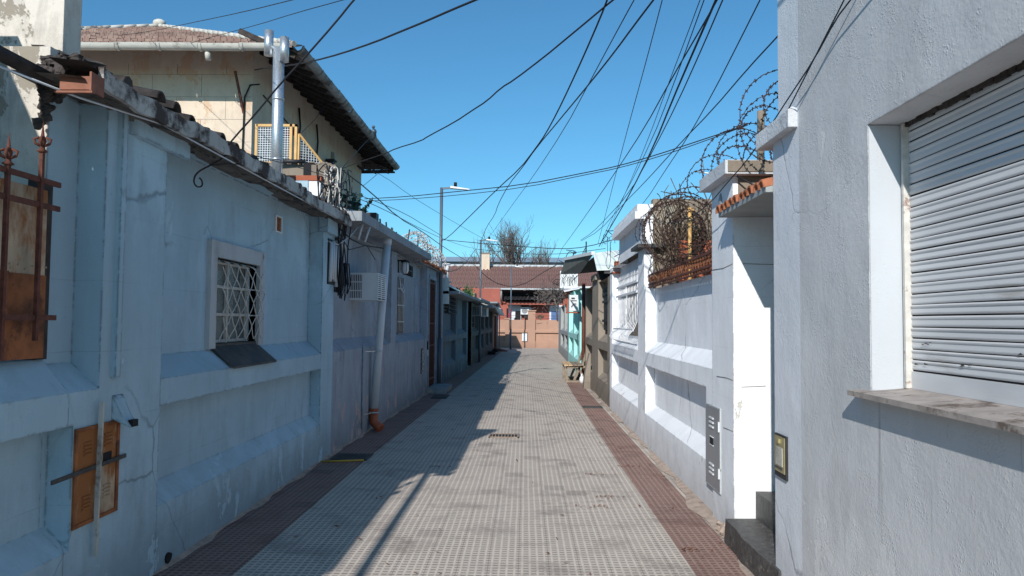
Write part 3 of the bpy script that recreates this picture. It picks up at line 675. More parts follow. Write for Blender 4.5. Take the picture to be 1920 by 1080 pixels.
# rusty meter cabinet
mb = MB()
for a, b, c, d in ((3.79, 3.81, .52, 1.03), (4.18, 4.205, .52, 1.03), (3.81, 4.18, .52, .54), (3.81, 4.18, 1.01, 1.03)): mb.sbox(L, -.012, .03, a, b, c, d)
cab = mb.build('meter_cabinet', 'rustdark', h1)
mb = MB(); mb.sbox(L, -.004, .01, 3.81, 4.18, .54, 1.01)
for (ya, za) in ((3.87, .60), (3.87, .88), (4.06, .62), (4.06, .90)):
    for k in range(4): mb.sbox(L, -.011, -.003, ya, ya + .07, za + k * .02, za + k * .02 + .009)
mb.build('door', M['rustsheet'], cab)
mb = MB(); mb.sbox(L, -.0065, .0, 4.055, 4.135, .80, .865); mb.build('reading_window', 'black', cab)
mb = MB(); mb.bar((-2.287, 3.60, .80), (-2.287, 4.27, .815), .008, .022); mb.build('bar', 'slate', cab)
mb = MB(); mb.bar((-2.272, 3.965, .34), (-2.272, 3.985, 1.15), .014, .022); mb.build('bar', 'gutter', cab)
mb = MB(); mb.lathe((-2.30, 4.83, .055), [(.0, -.0), (.0, .0)], 4)
mb.tube([(-2.31, 4.84, .06), (-2.285, 4.84, .055)], .035, 10); mb.build('drain_mouth', 'black', h1)

mb = MB(); mb.tube([(-2.40, -1.0, 2.80), (-2.40, 1.5, 2.80), (-2.385, 3.62, 2.79)], .036, 8)
single('yard_gutter_pipe', mb, 'darkwood', 'dark rusty pipe running over the yard to the corner of the blue house', 'pipe')
mb = MB(); mb.tube([(-2.44, 3.1, 2.74), (-2.22, 3.6, 2.69), (-2.15, 4.3, 2.745), (-2.14, 6.5, 2.745), (-2.14, 8.3, 2.75)], .006, 5)
single('cable', mb, 'pvc', 'pale cable stapled under the peeling fascia of the blue house', 'cable')
mb = MB()
mb.tube(sm([(-2.13, 5.25, 2.80), (-2.16, 5.16, 2.72), (-2.22, 5.14, 2.68), (-2.30, 5.10, 2.62), (-2.33, 5.12, 2.56), (-2.33, 5.18, 2.53), (-2.32, 5.25, 2.55), (-2.32, 5.24, 2.59), (-2.32, 5.20, 2.60)], 3), .006, 6)
mb.tube(sm([(-2.13, 5.3, 2.82), (-2.12, 5.42, 2.80), (-2.12, 5.50, 2.76), (-2.16, 5.3, 2.73), (-2.24, 5.16, 2.68)], 3), .005, 5)
single('cable_loop', mb, 'wire', 'black cable curled in a small hook below the fascia of the blue house', 'cable')

# ================================================================== FLUE on the blue roof
fl = thing('flue', (-3.05, 9.0, 2.9), 'tall galvanised flue with twin capped heads standing behind the blue house roof', 'chimney flue')
mb = MB(); mb.tube([(-3.065, 9.0, 2.9), (-3.075, 9.0, 4.95)], .068, 18)
for z in (3.55, 4.3): mb.tube([(-3.068, 9.0, z), (-3.069, 9.0, z + .025)], .074, 18)
mb.build('pipe', 'galv', fl)
for dx, z0_, z1_ in ((-.125, 4.86, 5.17), (.085, 4.77, 5.07)):
    mb = MB(); mb.tube([(-3.075 + dx, 8.97 - dx * .2, z0_), (-3.075 + dx, 8.97 - dx * .2, z1_)], .055, 18); mb.build('cap', 'galv', fl)
mb = MB(); mb.tube([(-3.16, 8.99, 4.95), (-2.99, 9.0, 4.93)], .035, 12); mb.build('cross_tube', 'galv', fl)

# ================================================================== LEFT HOUSE 2 (grey lavender)
h2 = thing('lavender_house', (-2.28, 13, 0), 'grey-lavender house with a concrete eave and a big leaning drainpipe', 'house')
ZT = 2.80
W1 = (9.36, 9.80, 1.96, 2.42); W2 = (13.66, 14.32, 1.37, 2.42); W3 = (14.2, 15.3, 2.50, 2.72); DR = (16.62, 17.58, .12, 2.55)
mb = MB()
bay(mb, L, 8.86, 12.33, ZT, 'flush', [W1]); pilaster(mb, L, 12.33, 12.78, ZT)
bay(mb, L, 12.78, 16.3, ZT, 'flush', [W2, W3]); pilaster(mb, L, 16.3, 16.5, ZT)
mb.sheet(L, 0, 16.5, 17.7, 0, ZT, [DR], .18)
mb.sheet(L, .15, 17.7, 18.8, 0, ZT)
for y in (17.7, 18.8): mb.face([(SX(L, w, y), y, z) for w, z in ((0, 0), (.15, 0), (.15, ZT), (0, ZT))])
pilaster(mb, L, 18.8, 19.05, ZT)
top(mb, L, 8.86, 19.05, ZT)
mb.build('wall', 'lavender', h2)
mb = MB(); mb.box(-8, -2.68, 8.86, 19.05, 0, 2.77); mb.build('body', 'lavender', h2)
mb = MB(); mb.sbox(L, -.30, .6, 8.95, 14.8, 2.81, 2.93); mb.build('eave_slab', 'slab', h2)
mb = MB(); mb.sbox(L, .151, .165, 8.9, 14.8, 2.72, 2.78); mb.sbox(L, .13, .15, 8.9, 12.3, 2.715, 2.735); mb.build('moulding', 'slab', h2)
def barred(parent, H, w=.15, nb=4, rails=2, deep=-.005, mat='blackiron', glass='black', side=-1):
    y0, y1, z0, z1 = H; L = side
    mb = MB(); mb.face([(SX(L, w + deep + .03, y0), y0, z0), (SX(L, w + deep + .03, y1), y1, z0), (SX(L, w + deep + .03, y1), y1, z1), (SX(L, w + deep + .03, y0), y0, z1)])
    p = mb.build('window', glass, parent)
    mb = MB()
    for k in range(nb):
        y = y0 + (k + .5) * (y1 - y0) / nb; mb.tube([(SX(L, w - .005, y), y, z0), (SX(L, w - .005, y), y, z1)], .009, 5)
    for k in range(rails):
        z = z0 + (k + .7) * (z1 - z0) / (rails + .4); mb.bar((SX(L, w - .008, y0), y0, z), (SX(L, w - .008, y1), y1, z), .008, .02)
    mb.build('bars', mat, p); return p
barred(h2, W1, nb=4, rails=2, mat='blackiron'); barred(h2, W2, nb=5, rails=3, mat='lavender' if 0 else 'creamiron'); barred(h2, W3, nb=7, rails=1)
mb = MB(); mb.sbox(L, .12, .15, 13.6, 14.38, 1.35, 1.372); mb.build('window_sill', 'lavender', h2)
d = MB(); d.sbox(L, .02, .05, 16.62, 17.58, .12, 2.55)
dd = d.build('door', 'black', h2)
mb = MB()
for k in range(7): y = 16.68 + k * .14; mb.bar((SX(L, .0, y), y, .14), (SX(L, .0, y), y, 2.50), .016)
for z in (.3, 1.05, 1.55, 2.47): mb.bar((SX(L, -.005, 16.63), 16.63, z), (SX(L, -.005, 17.57), 17.57, z), .012, .035)
mb.build('security_bars', 'rustbar', dd)
mb = MB()
for a, b, c, d_ in ((16.53, 16.62, 0, 2.64), (17.58, 17.67, 0, 2.64), (16.62, 17.58, 2.55, 2.64)): mb.sbox(L, -.02, .002, a, b, c, d_)
mb.build('door_frame', 'lavender', h2)
mb = MB(); mb.sbox(L, -.42, .16, 16.45, 17.75, .005, .12)
mb.build('step', 'slab', h2)
# clay tiles over the door bay
mb = MB()
for i in range(27):
    y = 14.95 + i * .155; x = SX(L, -.11, y) + ru(-.02, .03); z = 2.80 + ru(-.01, .01)
    barrel(mb, y, z, .075, x, x - .75, .24, .012, 0)
mb.build('roof_tiles', 'clay', h2)
mb = MB()
mb.hexa([(SX(L, -.06, 14.85), 14.85, 2.79), (SX(L, .7, 14.85), 14.85, 3.0), (SX(L, .7, 19.05), 19.05, 3.0), (SX(L, -.06, 19.05), 19.05, 2.79),
         (SX(L, -.06, 14.85), 14.85, 2.83), (SX(L, .7, 14.85), 14.85, 3.06), (SX(L, .7, 19.05), 19.05, 3.06), (SX(L, -.06, 19.05), 19.05, 2.83)])
mb.build('roof_deck', 'slab', h2)
# roof terrace parapet and clutter above house 2
mb = MB(); mb.box(-3.95, -2.60, 9.28, 9.42, 2.80, 3.36); par = mb.build('parapet', 'white', h2)
mb = MB(); mb.box(-3.96, -2.59, 9.27, 9.43, 3.36, 3.425); mb.build('coping', 'brickred', par)
mb = MB(); mb.box(-2.93, -2.75, 9.272, 9.28, 2.95, 3.36); mb.build('blue_patch', 'blue', par)
mb = MB(); mb.box(-6.2, -2.86, 11.0, 11.2, 2.8, 3.93); mb.box(-3.05, -2.80, 10.4, 11.0, 2.8, 3.80)
for k in range(30): mb.lump((ru(-4.6, -2.9), 11.05, 3.93), ru(.03, .06), 1.5, 1, .8)
mb.build('terrace_wall', 'party', h2)
mb = MB(); mb.box(-6.2, -4.95, 11.2, 21, 2.8, 2.95); mb.box(-4.95, -2.6, 11.2, 15, 2.8, 2.9); mb.build('terrace', 'slab', h2)
# leaning PVC downpipe
dp = thing('drainpipe', (-2.19, 10.85, 0), 'thick grey leaning drainpipe ending in an orange elbow at the pavement', 'drainpipe')
mb = MB(); mb.tube([(-2.045, 10.9, 2.83), (-2.195, 10.85, .27)], .058, 18)
mb.tube([(-2.045, 10.9, 2.83), (-2.05, 10.9, 2.72)], .065, 18); mb.build('pipe', 'pvc', dp)
mb = MB(); mb.tube([(-2.194, 10.85, .30), (-2.196, 10.85, .20), (-2.185, 10.84, .13), (-2.13, 10.82, .075), (-2.07, 10.80, .045)], .066, 16)
mb.tube([(-2.193, 10.85, .33), (-2.194, 10.85, .27)], .072, 16); mb.build('elbow', 'orange', dp)
for z in (1.15, .26):
    mb = MB(); x = -2.195 + (z - .27) * .0586
    mb.tube([(x, 10.85, z), (x, 10.85, z + .022)], .066 if z > 1 else .075, 16); mb.bar((x - .02, 10.75, z + .01), (-2.27, 10.55, z + .012), .012); mb.build('clamp', 'galv', dp)
mb = MB(); mb.tube([(-2.255, 10.35, .1), (-2.255, 10.35, 1.3)], .012, 6)
single('conduit', mb, 'lavender', 'thin vertical conduit on the wall beside the leaning drainpipe', 'pipe')
# air conditioner cage
ac = thing('air_conditioner', (-2.2, 10.4, 1.9), 'white caged air conditioner jutting from the lavender wall beside the drainpipe', 'air conditioner')
x0, x1, y0, y1, z0, z1 = -2.44, -2.035, 10.17, 10.76, 1.895, 2.245
mb = MB()
mb.box(x0 + .19, x1, y0, y0 + .012, z0, z1); mb.box(x0, x1, y1 - .012, y1, z0, z1); mb.box(x0, x1, y0, y1, z1, z1 + .012); mb.box(x0, x1, y0, y1, z0 - .012, z0)
mb.build('casing', 'whiteplastic', ac)
mb = MB(); mb.box(x0, x1 - .02, y0 + .02, y1 - .02, z0 + .01, z1 - .01); mb.build('core', 'black', ac)
mb = MB()
for k in range(8): mb.box(x0 + k * .0245, x0 + k * .0245 + .009, y0 - .002, y0 + .01, z0, z1)
for z in (z0, z0 + .11, z0 + .23, z1 - .014): mb.box(x0, x0 + .19, y0 - .004, y0 + .012, z, z + .014)
mb.build('side_grille', 'whiteiron', ac)
mb = MB()
for k in range(12): mb.box(x1 - .004, x1 + .004, y0 + .03, y1 - .03, z0 + .02 + k * .0275, z0 + .035 + k * .0275)
for a, b in ((y0, y0 + .035), (y1 - .035, y1), (y0 + .28, y0 + .30)): mb.box(x1 - .004, x1 + .006, a, b, z0, z1)
mb.build('front_grille', 'whiteiron', ac)
# wall lamps
def walllamp(y, z, label):
    t = thing('wall_lamp', (SX(L, -.1, y), y, z), label, 'lamp', 'lamps on the lavender wall')
    x = SX(L, 0, y)
    mb = MB(); mb.box(x - .01, x + .15, y - .015, y + .015, z + .14, z + .165); mb.box(x, x + .02, y - .04, y + .04, z - .06, z + .16); mb.build('bracket', 'blackiron', t)
    mb = MB(); mb.lathe((x + .12, y, z - .08), [(.0, 0), (.05, .01), (.068, .06), (.066, .16), (.04, .21)], 12); mb.build('glass_jar', 'whiteplastic', t)
    mb = MB()
    for k in range(6):
        a = k * math.pi / 3; mb.tube([(x + .12 + .02 * math.cos(a), y + .02 * math.sin(a), z - .095), (x + .12 + .074 * math.cos(a), y + .074 * math.sin(a), z - .04), (x + .12 + .074 * math.cos(a), y + .074 * math.sin(a), z + .12)], .004, 4)
    mb.lathe((x + .12, y, z + .12), [(.078, 0), (.078, .02), (.02, .05)], 10); mb.build('cage', 'blackiron', t)
walllamp(12.9, 2.50, 'caged jar-shaped wall lamp on the pilaster behind the leaning drainpipe')
mb = MB()
for k in range(8): pass
mb.ball((SX(L, .10, 9.55), 9.62, 2.60), .075, 0, .5, .8, 1.5)
single('bulkhead_lamp', mb, 'whiteplastic', 'white oval bulkhead lamp high on the lavender wall above the small barred window', 'lamp')
mb = MB(); mb.tube([(SX(L, 0, 12.95) + .02, 12.95, 2.40), (SX(L, 0, 12.95) + .03, 13.0, 2.2), (SX(L, 0, 13) + .06, 13.1, 2.1), (SX(L, 0, 13) + .04, 13.3, 2.14), (SX(L, 0, 13) + .02, 13.2, 2.26)], .012, 6)
single('cable_loop', mb, 'pvc', 'pale cable curled below the caged jar-shaped wall lamp', 'cable')
mb = MB()
mb.sbox(L, -.015, 0, 15.55, 15.86, .52, .98)
o = mb.build('hatch_', 'slab'); bpy.data.objects.remove(o)
mt = thing('meter_hatch', (SX(L, 0, 15.7), 15.7, .5), 'ornate flaking meter hatch low on the lavender wall before the barred door', 'meter hatch')
mb = MB()
for k in range(5):
    z = .55 + k * .095
    mb.tube([(SX(L, -.02, 15.70 + .09 * math.cos(a)), 15.70 + .09 * math.cos(a), z + .045 * math.sin(a)) for a in [j * math.pi / 4 for j in range(9)]], .012, 5)
mb.build('scrollwork', 'creamiron', mt)
mb = MB(); mb.sbox(L, -.008, .0, 15.56, 15.84, .50, 1.03); mb.build('plate', 'blackiron', mt)
mb = MB(); mb.sbox(L, -.02, 0, 16.42, 16.47, .98, 1.16)
single('intercom', mb, 'black', 'small black intercom beside the barred door of the lavender house', 'intercom')
mb = MB(); mb.sbox(L, -.02, 0, 16.42, 16.48, .84, .96)
single('switch_box', mb, 'whiteplastic', 'small white box under the black intercom by the barred door', 'switch box')

# junction tubes and cable tangle at the blue house's far pilaster
jt = thing('cable_ducts', (-2.27, 8.8, 2.0), 'row of upright grey cable ducts at the corner between blue and lavender houses', 'cable duct')
for k, (dy, za, zb) in enumerate(((-.28, 2.05, 2.50), (-.19, 2.08, 2.53), (-.09, 2.06, 2.48), (.0, 2.0, 2.5))):
    mb = MB(); mb.tube([(-2.27, 8.86 + dy, za), (-2.26, 8.86 + dy, zb)], .022, 8); mb.build('duct', 'pvc', jt)
mb = MB(); mb.box(-2.30, -2.285, 8.55, 8.9, 2.02, 2.55); mb.build('backing_board', 'blackiron', jt)
random.seed(11)
def tangle(c, size, n, r, k=6):
    mb = MB()
    for i in range(n):
        p = Vector((c[0] + ru(-1, 1) * size[0], c[1] + ru(-1, 1) * size[1], c[2] + ru(-1, 1) * size[2])); pts = [p.copy()]
        d = Vector((ru(-1, 1), ru(-1, 1), ru(-1, 1)))
        for j in range(k):
            d = (d + Vector((ru(-1, 1), ru(-1, 1), ru(-1.2, .9))) * .8).normalized()
            q = p + Vector((d.x * size[0], d.y * size[1], d.z * size[2])) * .45
            for a in range(3): q[a] = min(c[a] + size[a] * 1.2, max(c[a] - size[a] * 1.2, q[a]))
            p = q; pts.append(p.copy())
        # smooth
        for _ in range(2):
            s = [pts[0]]
            for a, b in zip(pts, pts[1:]): s += [a * .75 + b * .25, a * .25 + b * .75]
            pts = s + [pts[-1]]
        mb.tube(pts, r * ru(.6, 1.3), 4, cap=False)
    return mb
mb = tangle((-2.40, 9.1, 3.05), (.15, .22, .36), 46, .008)
single('cable_tangle', mb, 'wire', 'dense black cable tangle heaped on the roof corner beside the striped parapet', 'cables')
mb = tangle((-2.40, 9.05, 3.0), (.10, .15, .40), 30, .008)
single('cable_tangle', mb, 'creamiron', 'pale chipped cables knotted inside the black tangle on the roof corner', 'cables')
mb = MB()
for i in range(9):
    y = 8.9 + ru(-.1, .15); x = -2.22 + ru(-.04, .05)
    pts = [(x - .05, y, 2.95), (x + ru(0, .06), y + ru(-.05, .05), 2.75), (x, y + ru(-.06, .06), 2.5), (x + ru(-.02, .04), y, 2.25), (x, y + ru(-.1, .1), 1.98 - ru(0, .15)), (x + .02, y + .12, 2.05), (x, y + .1, 2.3)]
    mb.tube(pts, .008, 5)
single('cable_bundle', mb, 'wire', 'black cables hanging in loops down the corner between blue and lavender houses', 'cables')
mb = MB()
for (x, y, z, l) in ((-2.05, 9.3, 2.86, .25), (-2.0, 9.45, 2.8, .2)): mb.tube([(x, y, z), (x - .06, y - .02, z - l)], .014, 6)
mb.tube([(-2.32, 8.45, 2.52), (-2.24, 8.8, 2.50), (-2.15, 9.0, 2.62), (-2.1, 9.3, 2.8)], .008, 5)
single('cable_ends', mb, 'pvc', 'pale loose cable ends dangling under the concrete eave near the tangle', 'cables')
mb = MB()
mb.tube([(-2.3, 8.9, 2.75), (-2.2, 9.3, 2.62), (-2.16, 9.8, 2.60), (-2.1, 10.8, 2.66), (-2.1, 12, 2.72), (-2.08, 14, 2.7)], .009, 5)
mb.tube([(-2.3, 9.0, 2.7), (-2.25, 9.4, 2.5), (-2.2, 10.2, 2.64), (-2.22, 10.9, 2.5)], .006, 5)
single('cable', mb, 'wire', 'black cable slung beneath the concrete eave of the lavender house', 'cable')
mb = MB(); mb.tube([(-2.46, 8.45, 2.2), (-2.44, 8.42, 2.12), (-2.42, 8.43, 2.02), (-2.38, 8.40, 1.98), (-2.34, 8.40, 1.9)], .005, 4); mb.tube([(-2.46, 8.41, 2.16), (-2.38, 8.40, 2.2), (-2.32, 8.40, 2.24)], .004, 4)
single('cable_scrap', mb, 'wire', 'short frayed wire stuck to the far blue pilaster at window height', 'cable')

# yellow mesh gate and rail on the terrace
gt = thing('mesh_gate', (-4.05, 11.8, 4.0), 'yellow framed white mesh gate on the roof terrace behind the flue', 'gate')
mb = MB()
for x in (-4.36, -3.80, -3.72): mb.box(x - .02, x + .02, 11.78, 11.82, 3.9, 4.75)
mb.box(-4.36, -3.70, 11.78, 11.82, 4.71, 4.75); mb.box(-4.36, -3.72, 11.78, 11.82, 4.10, 4.14); mb.build('frame', 'yellow', gt)
mb = MB()
for k in range(14): x = -4.34 + k * .04; mb.box(x, x + .007, 11.796, 11.803, 4.12, 4.73)
for k in range(16): z = 4.13 + k * .038; mb.box(-4.34, -3.82, 11.795, 11.804, z, z + .007)
mb.build('mesh', 'whiteiron', gt)
rl = thing('stair_rail', (-3.5, 12, 4.0), 'sloping yellow stair rail with mesh infill beside the terrace gate', 'railing')
mb = MB(); mb.bar((-3.68, 11.82, 4.60), (-3.20, 12.1, 3.98), .03); mb.bar((-3.68, 11.82, 3.95), (-3.68, 11.82, 4.60), .03); mb.build('frame', 'yellow', rl)
mb = MB()
for k in range(12):
    x = -3.66 + k * .038; t = (x + 3.68) / .48; mb.box(x, x + .006, 11.83 + t * .28, 11.836 + t * .28, 3.98, 4.58 - t * .60)
for k in range(14):
    z = 4.0 + k * .042; t = max(0.02, (4.58 - z) / .60); mb.bar((-3.67, 11.83, z), (-3.68 + .48 * min(1, t), 11.83 + .28 * min(1, t), z), .006)
mb.build('mesh', 'whiteiron', rl)
mb = MB(); mb.tube([(-3.7, 10.9, 3.96), (-3.3, 10.95, 3.96)], .03, 10)
single('roll', mb, 'blackiron', 'black roll of felt lying on the terrace wall behind the flue', 'roll')
mb = MB(); mb.box(-3.30, -3.14, 10.85, 10.98, 3.72, 3.92); mb.box(-3.29, -3.15, 10.86, 10.97, 3.92, 3.93)
single('crate', mb, 'black', 'small black crate on the terrace wall at the foot of the stair rail', 'crate')
random.seed(5)
pp = thing('potted_plant', (-2.7, 11.7, 2.93), 'dark leafy plant on the terrace edge right of the cable tangle', 'plant')
mb = MB(); mb.lathe((-2.7, 11.7, 2.95), [(.12, 0), (.16, .22), (.14, .22)], 10); mb.build('pot', 'clay', pp)
mb = MB()
for k in range(24):
    a = ru(0, 6.28); r_ = ru(.1, .34); e_ = Vector((-2.7 + r_ * math.cos(a), 11.7 + r_ * 1.3 * math.sin(a), ru(3.25, 3.62))); s0 = Vector((-2.7, 11.7, 3.15)); m_ = s0.lerp(e_, .5) + Vector((0, 0, .06))
    mb.tube([s0, m_, e_], .006, 3, cap=False)
    for q in range(7):
        c = s0.lerp(e_, ru(.35, 1.05)) + Vector((ru(-.03, .03), ru(-.03, .03), ru(-.02, .04))); a_ = Vector((ru(-1, 1), ru(-1, 1), ru(-1, 1))).normalized() * .05; b = a_.cross(Vector((ru(-1, 1), ru(-1, 1), ru(-1, 1)))).normalized() * .03
        mb.face([c - a_, c + b, c + a_, c - b])
mb.build('foliage', 'tarp', pp)
mb = MB()
for k in range(16):
    a = ru(0, 6.28); x, y = -2.42 + ru(-.1, .1), 12.6 + ru(-.8, .8)
    mb.bar((x, y, 2.95), (x + ru(-.05, .05), y + ru(-.05, .05), 3.12 + ru(0, .18)), .02)
mb.box(-2.55, -2.30, 12.0, 13.3, 2.93, 3.06); mb.box(-2.52, -2.36, 11.6, 11.8, 2.93, 3.30)
single('scrap_metal', mb, 'blackiron', 'black scrap ironwork lying on the edge of the concrete eave', 'scrap metal')
mb = MB(); mb.box(-2.72, -2.30, 9.9, 10.6, 2.93, 3.04); mb.hexa([(-2.7, 9.6, 3.02), (-2.25, 9.6, 2.98), (-2.25, 10.3, 2.98), (-2.7, 10.3, 3.1), (-2.7, 9.6, 3.12), (-2.25, 9.6, 3.04), (-2.25, 10.3, 3.06), (-2.7, 10.3, 3.2)])
single('cement_bag', mb, 'framewhite', 'pale slumped bag on the concrete eave right of the cable tangle', 'bag')
# ================================================================== CREAM HOUSE (two storeys, hipped roof) on the left
random.seed(21)
ch = thing('cream_house', (-9, 18, 0), 'two-storey cream house with brown hipped roof and wide rotten eaves, behind the left row', 'house')
CX, CY0, CY1, EX, EY0, EZ = -5.08, 13.5, 22.6, -4.05, 12.62, 6.27
D1 = (14.7, 15.5, 4.15, 5.45); D2 = (16.4, 17.7, 4.05, 5.42)
mb = MB()
def facade(mb, X, ya, yb, za, zb, holes):
    ys = sorted({ya, yb, *[h[0] for h in holes], *[h[1] for h in holes]}); zs = sorted({za, zb, *[h[2] for h in holes], *[h[3] for h in holes]})
    for y0, y1 in zip(ys, ys[1:]):
        for z0, z1 in zip(zs, zs[1:]):
            cy, cz = (y0 + y1) / 2, (z0 + z1) / 2
            if any(h[0] < cy < h[1] and h[2] < cz < h[3] for h in holes): continue
            mb.face([(X, y0, z0), (X, y1, z0), (X, y1, z1), (X, y0, z1)])
    for h in holes:
        c = [(h[0], h[2]), (h[1], h[2]), (h[1], h[3]), (h[0], h[3])]
        for (p, q), (p2, q2) in zip(c, c[1:] + c[:1]): mb.face([(X, p, q), (X, p2, q2), (X - .18, p2, q2), (X - .18, p, q)])
facade(mb, CX, CY0, CY1, 0, 6.72, [D1, D2])
mb.face([(CX, CY0, 0), (-13.2, CY0, 0), (-13.2, CY0, 6.66), (CX, CY0, 6.66)])
mb.face([(CX, CY1, 0), (-13.2, CY1, 0), (-13.2, CY1, 6.66), (CX, CY1, 6.66)])
mb.face([(-13.2, CY0, 0), (-13.2, CY1, 0), (-13.2, CY1, 6.35), (-13.2, CY0, 6.35)])
mb.build('wall', 'cream', ch)
mb = MB()      # block joints scored in the render
for k in range(5):
    z = 4.45 + k * .42; mb.box(-13, CX - .02, CY0 - .002, CY0 + .01, z, z + .005)
    for j in range(9):
        x = CX - .5 - j * .92 - (k % 2) * .46; mb.box(x, x + .005, CY0 - .002, CY0 + .01, z, z + .42 if k < 4 else z + .2)
mb.build('render_joint', 'party', ch)
for nm, H in (('door', D1), ('door', D2)):
    mb = MB(); mb.face([(CX - .17, H[0], H[2]), (CX - .17, H[1], H[2]), (CX - .17, H[1], H[3]), (CX - .17, H[0], H[3])]); mb.build(nm, 'black', ch)
mb = MB(); mb.box(CX + .01, CX + .05, 16.95, 17.65, 4.1, 5.38)
for k in range(14): mb.box(CX + .045, CX + .065, 17.0, 17.6, 4.2 + k * .08, 4.24 + k * .08)
mb.build('window_shutter', 'blackiron', ch)
mb = MB(); mb.box(CX, CX + .03, 14.6, 15.6, 5.48, 5.56); mb.box(CX, CX + .25, 15.45, 15.5, 5.5, 5.64); mb.build('awning_stub', 'redcloth', ch)
# rafters and boards under the eave
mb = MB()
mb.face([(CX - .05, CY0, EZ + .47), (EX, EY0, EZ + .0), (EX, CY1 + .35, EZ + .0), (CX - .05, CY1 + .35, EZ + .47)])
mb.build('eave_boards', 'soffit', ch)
for k in range(20):
    y = 12.8 + k * .51
    mb = MB(); mb.bar((EX - .02, y, EZ - .05), (CX, y, EZ + .41), .06, .09); mb.build('rafter', 'darkwood', ch)
mb = MB()
for y in (CY1 + .05, CY1 + .3): mb.bar((EX - .05, y, EZ - .05), (CX - 1.0, y, EZ - .08), .05)
for k in range(5): x = EX - .2 - k * .2; mb.bar((x, CY1 - .6, EZ - .05), (x + ru(-.1, .1), CY1 + .35, EZ - ru(0, .1)), .045)
mb.build('bargeboard', 'darkwood', ch)
# roof: hip facing the camera, ridge running away
AP = (-9.15, 18.0, 8.83); AP2 = (-9.15, 19.6, 8.83)
mb = MB()
mb.face([(-14.25, EY0, EZ + .05), (EX, EY0, EZ + .05), AP]); mb.face([(EX, EY0, EZ + .05), (EX, CY1 + .4, EZ + .05), AP2, AP]); mb.face([(EX, CY1 + .4, EZ + .05), (-14.25, CY1 + .4, EZ + .05), AP2])
mb.face([(-14.25, EY0, EZ + .05), AP, AP2, (-14.25, CY1 + .4, EZ + .05)])
rf = mb.build('roof', 'creamroof', ch)
mb = MB()
for a, b in (((-14.25, EY0, EZ + .08), AP), ((EX, EY0, EZ + .08), AP)):
    a, b = Vector(a), Vector(b)
    for k in range(26):
        p, q = a.lerp(b, k / 26), a.lerp(b, (k + 1.1) / 26); mb.tube([p + Vector((0, 0, .03)), q + Vector((0, 0, .045))], .055, 6)
mb.ball((AP[0], AP[1], AP[2] + .10), .13, 0, 1.3, 1, .8); mb.build('ridge_tiles', 'gutter', rf)
mb = MB()      # courses of tiles on the camera side hip
for k in range(9):
    t = k / 9; y = EY0 + (AP[1] - EY0) * t; z = EZ + .05 + (AP[2] - EZ - .05) * t
    x0, x1 = -14.25 + (AP[0] + 14.25) * t, EX + (AP[0] - EX) * t
    nseg = 60
    for j in range(nseg):
        xa, xb = x0 + (x1 - x0) * j / nseg, x0 + (x1 - x0) * (j + .92) / nseg; dz = ru(0, .02)
        mb.hexa([(xa, y, z + .0), (xb, y, z + .0), (xb, y + .50, z + .21), (xa, y + .50, z + .21), (xa, y, z + .045 + dz), (xb, y, z + .045 + dz), (xb, y + .5, z + .235), (xa, y + .5, z + .235)])
mb.build('roof_tiles', 'creamroof', rf)
def gutter(name, a, b, r, seg, parent, mat='gutter'):
    a, b = Vector(a), Vector(b); d = (b - a).normalized(); side_ = Vector((-d.y, d.x, 0)); mb = MB(); L_ = (b - a).length
    n_ = int(L_ / seg)
    for k in range(n_):
        p, q = a + d * (k * seg), a + d * ((k + 1) * seg - .015); w1 = ru(-.012, .012)
        ring = lambda c, rr: [c + side_ * (rr * math.cos(t)) + Vector((0, 0, -rr * 1.15 * math.sin(t) + w1)) for t in [math.pi * j / 8 for j in range(9)]]
        for rr in (r, r - .012):
            A, B = ring(p, rr), ring(q, rr)
            for j in range(8): mb.face([A[j], A[j + 1], B[j + 1], B[j]], 0, True)
        R1, R2 = ring(p, r + .012), ring(p + d * .05, r + .012)
        for j in range(8): mb.face([R1[j], R1[j + 1], R2[j + 1], R2[j]], 0, True)
    return mb.build(name, mat, parent)
gutter('gutter', (-14.3, EY0 - .07, EZ + .10), (EX + .08, EY0 - .07, EZ + .06), .09, .72, ch)
gutter('gutter', (EX + .08, EY0 - .05, EZ + .08), (EX + .08, CY1 + .4, EZ + .04), .095, .62, ch, 'oldgutter')
mb = MB(); mb.tube([(-5.55, EY0 - .02, EZ - .02), (-5.53, EY0 - .02, EZ - .18)], .05, 10)
mb.tube([(CX + .02, CY0 + 5.6, EZ - .3), (CX + .09, CY0 + 5.6, 4.9), (CX + .09, CY0 + 5.3, 4.6), (CX + .09, CY0 + 4.6, 4.45)], .055, 8); mb.build('rainwater_pipe', 'gutter', ch)
mb = MB(); mb.box(-5.35, -4.95, 18.5, 18.95, 6.8, 7.42); cm = mb.build('chimney', 'party', ch)
mb = MB(); mb.box(-5.43, -4.87, 18.4, 19.05, 7.42, 7.50); mb.build('cap', 'darkstone', cm)
mb = MB(); mb.bar((-8.6, 12.62, 6.25), (-7.3, 12.0, 4.0), .035); mb.bar((-5.3, 13.2, 6.1), (CX - .15, 13.48, 5.4), .035); mb.build('stay', 'rustbar', ch)
mb = MB()
mb.tube([(CX + .02, 14.0, 5.9), (CX + .03, 15.5, 5.75), (CX + .02, 17.5, 5.45), (CX + .02, 19, 5.5)], .012, 5)
for y, z in ((16.2, 6.3), (17.6, 6.3)): mb.tube([(CX + .03, y, z), (CX + .05, y + .05, z - .4), (CX + .03, y, 5.45 - .1 * (y - 16))], .022, 5)
mb.tube([(-4.95, 13.49, 5.95), (-5.12, 13.47, 5.93), (-5.22, 13.47, 5.7), (-5.24, 13.47, 4.2)], .016, 5)
mb.build('wall_cable', 'wire', ch)
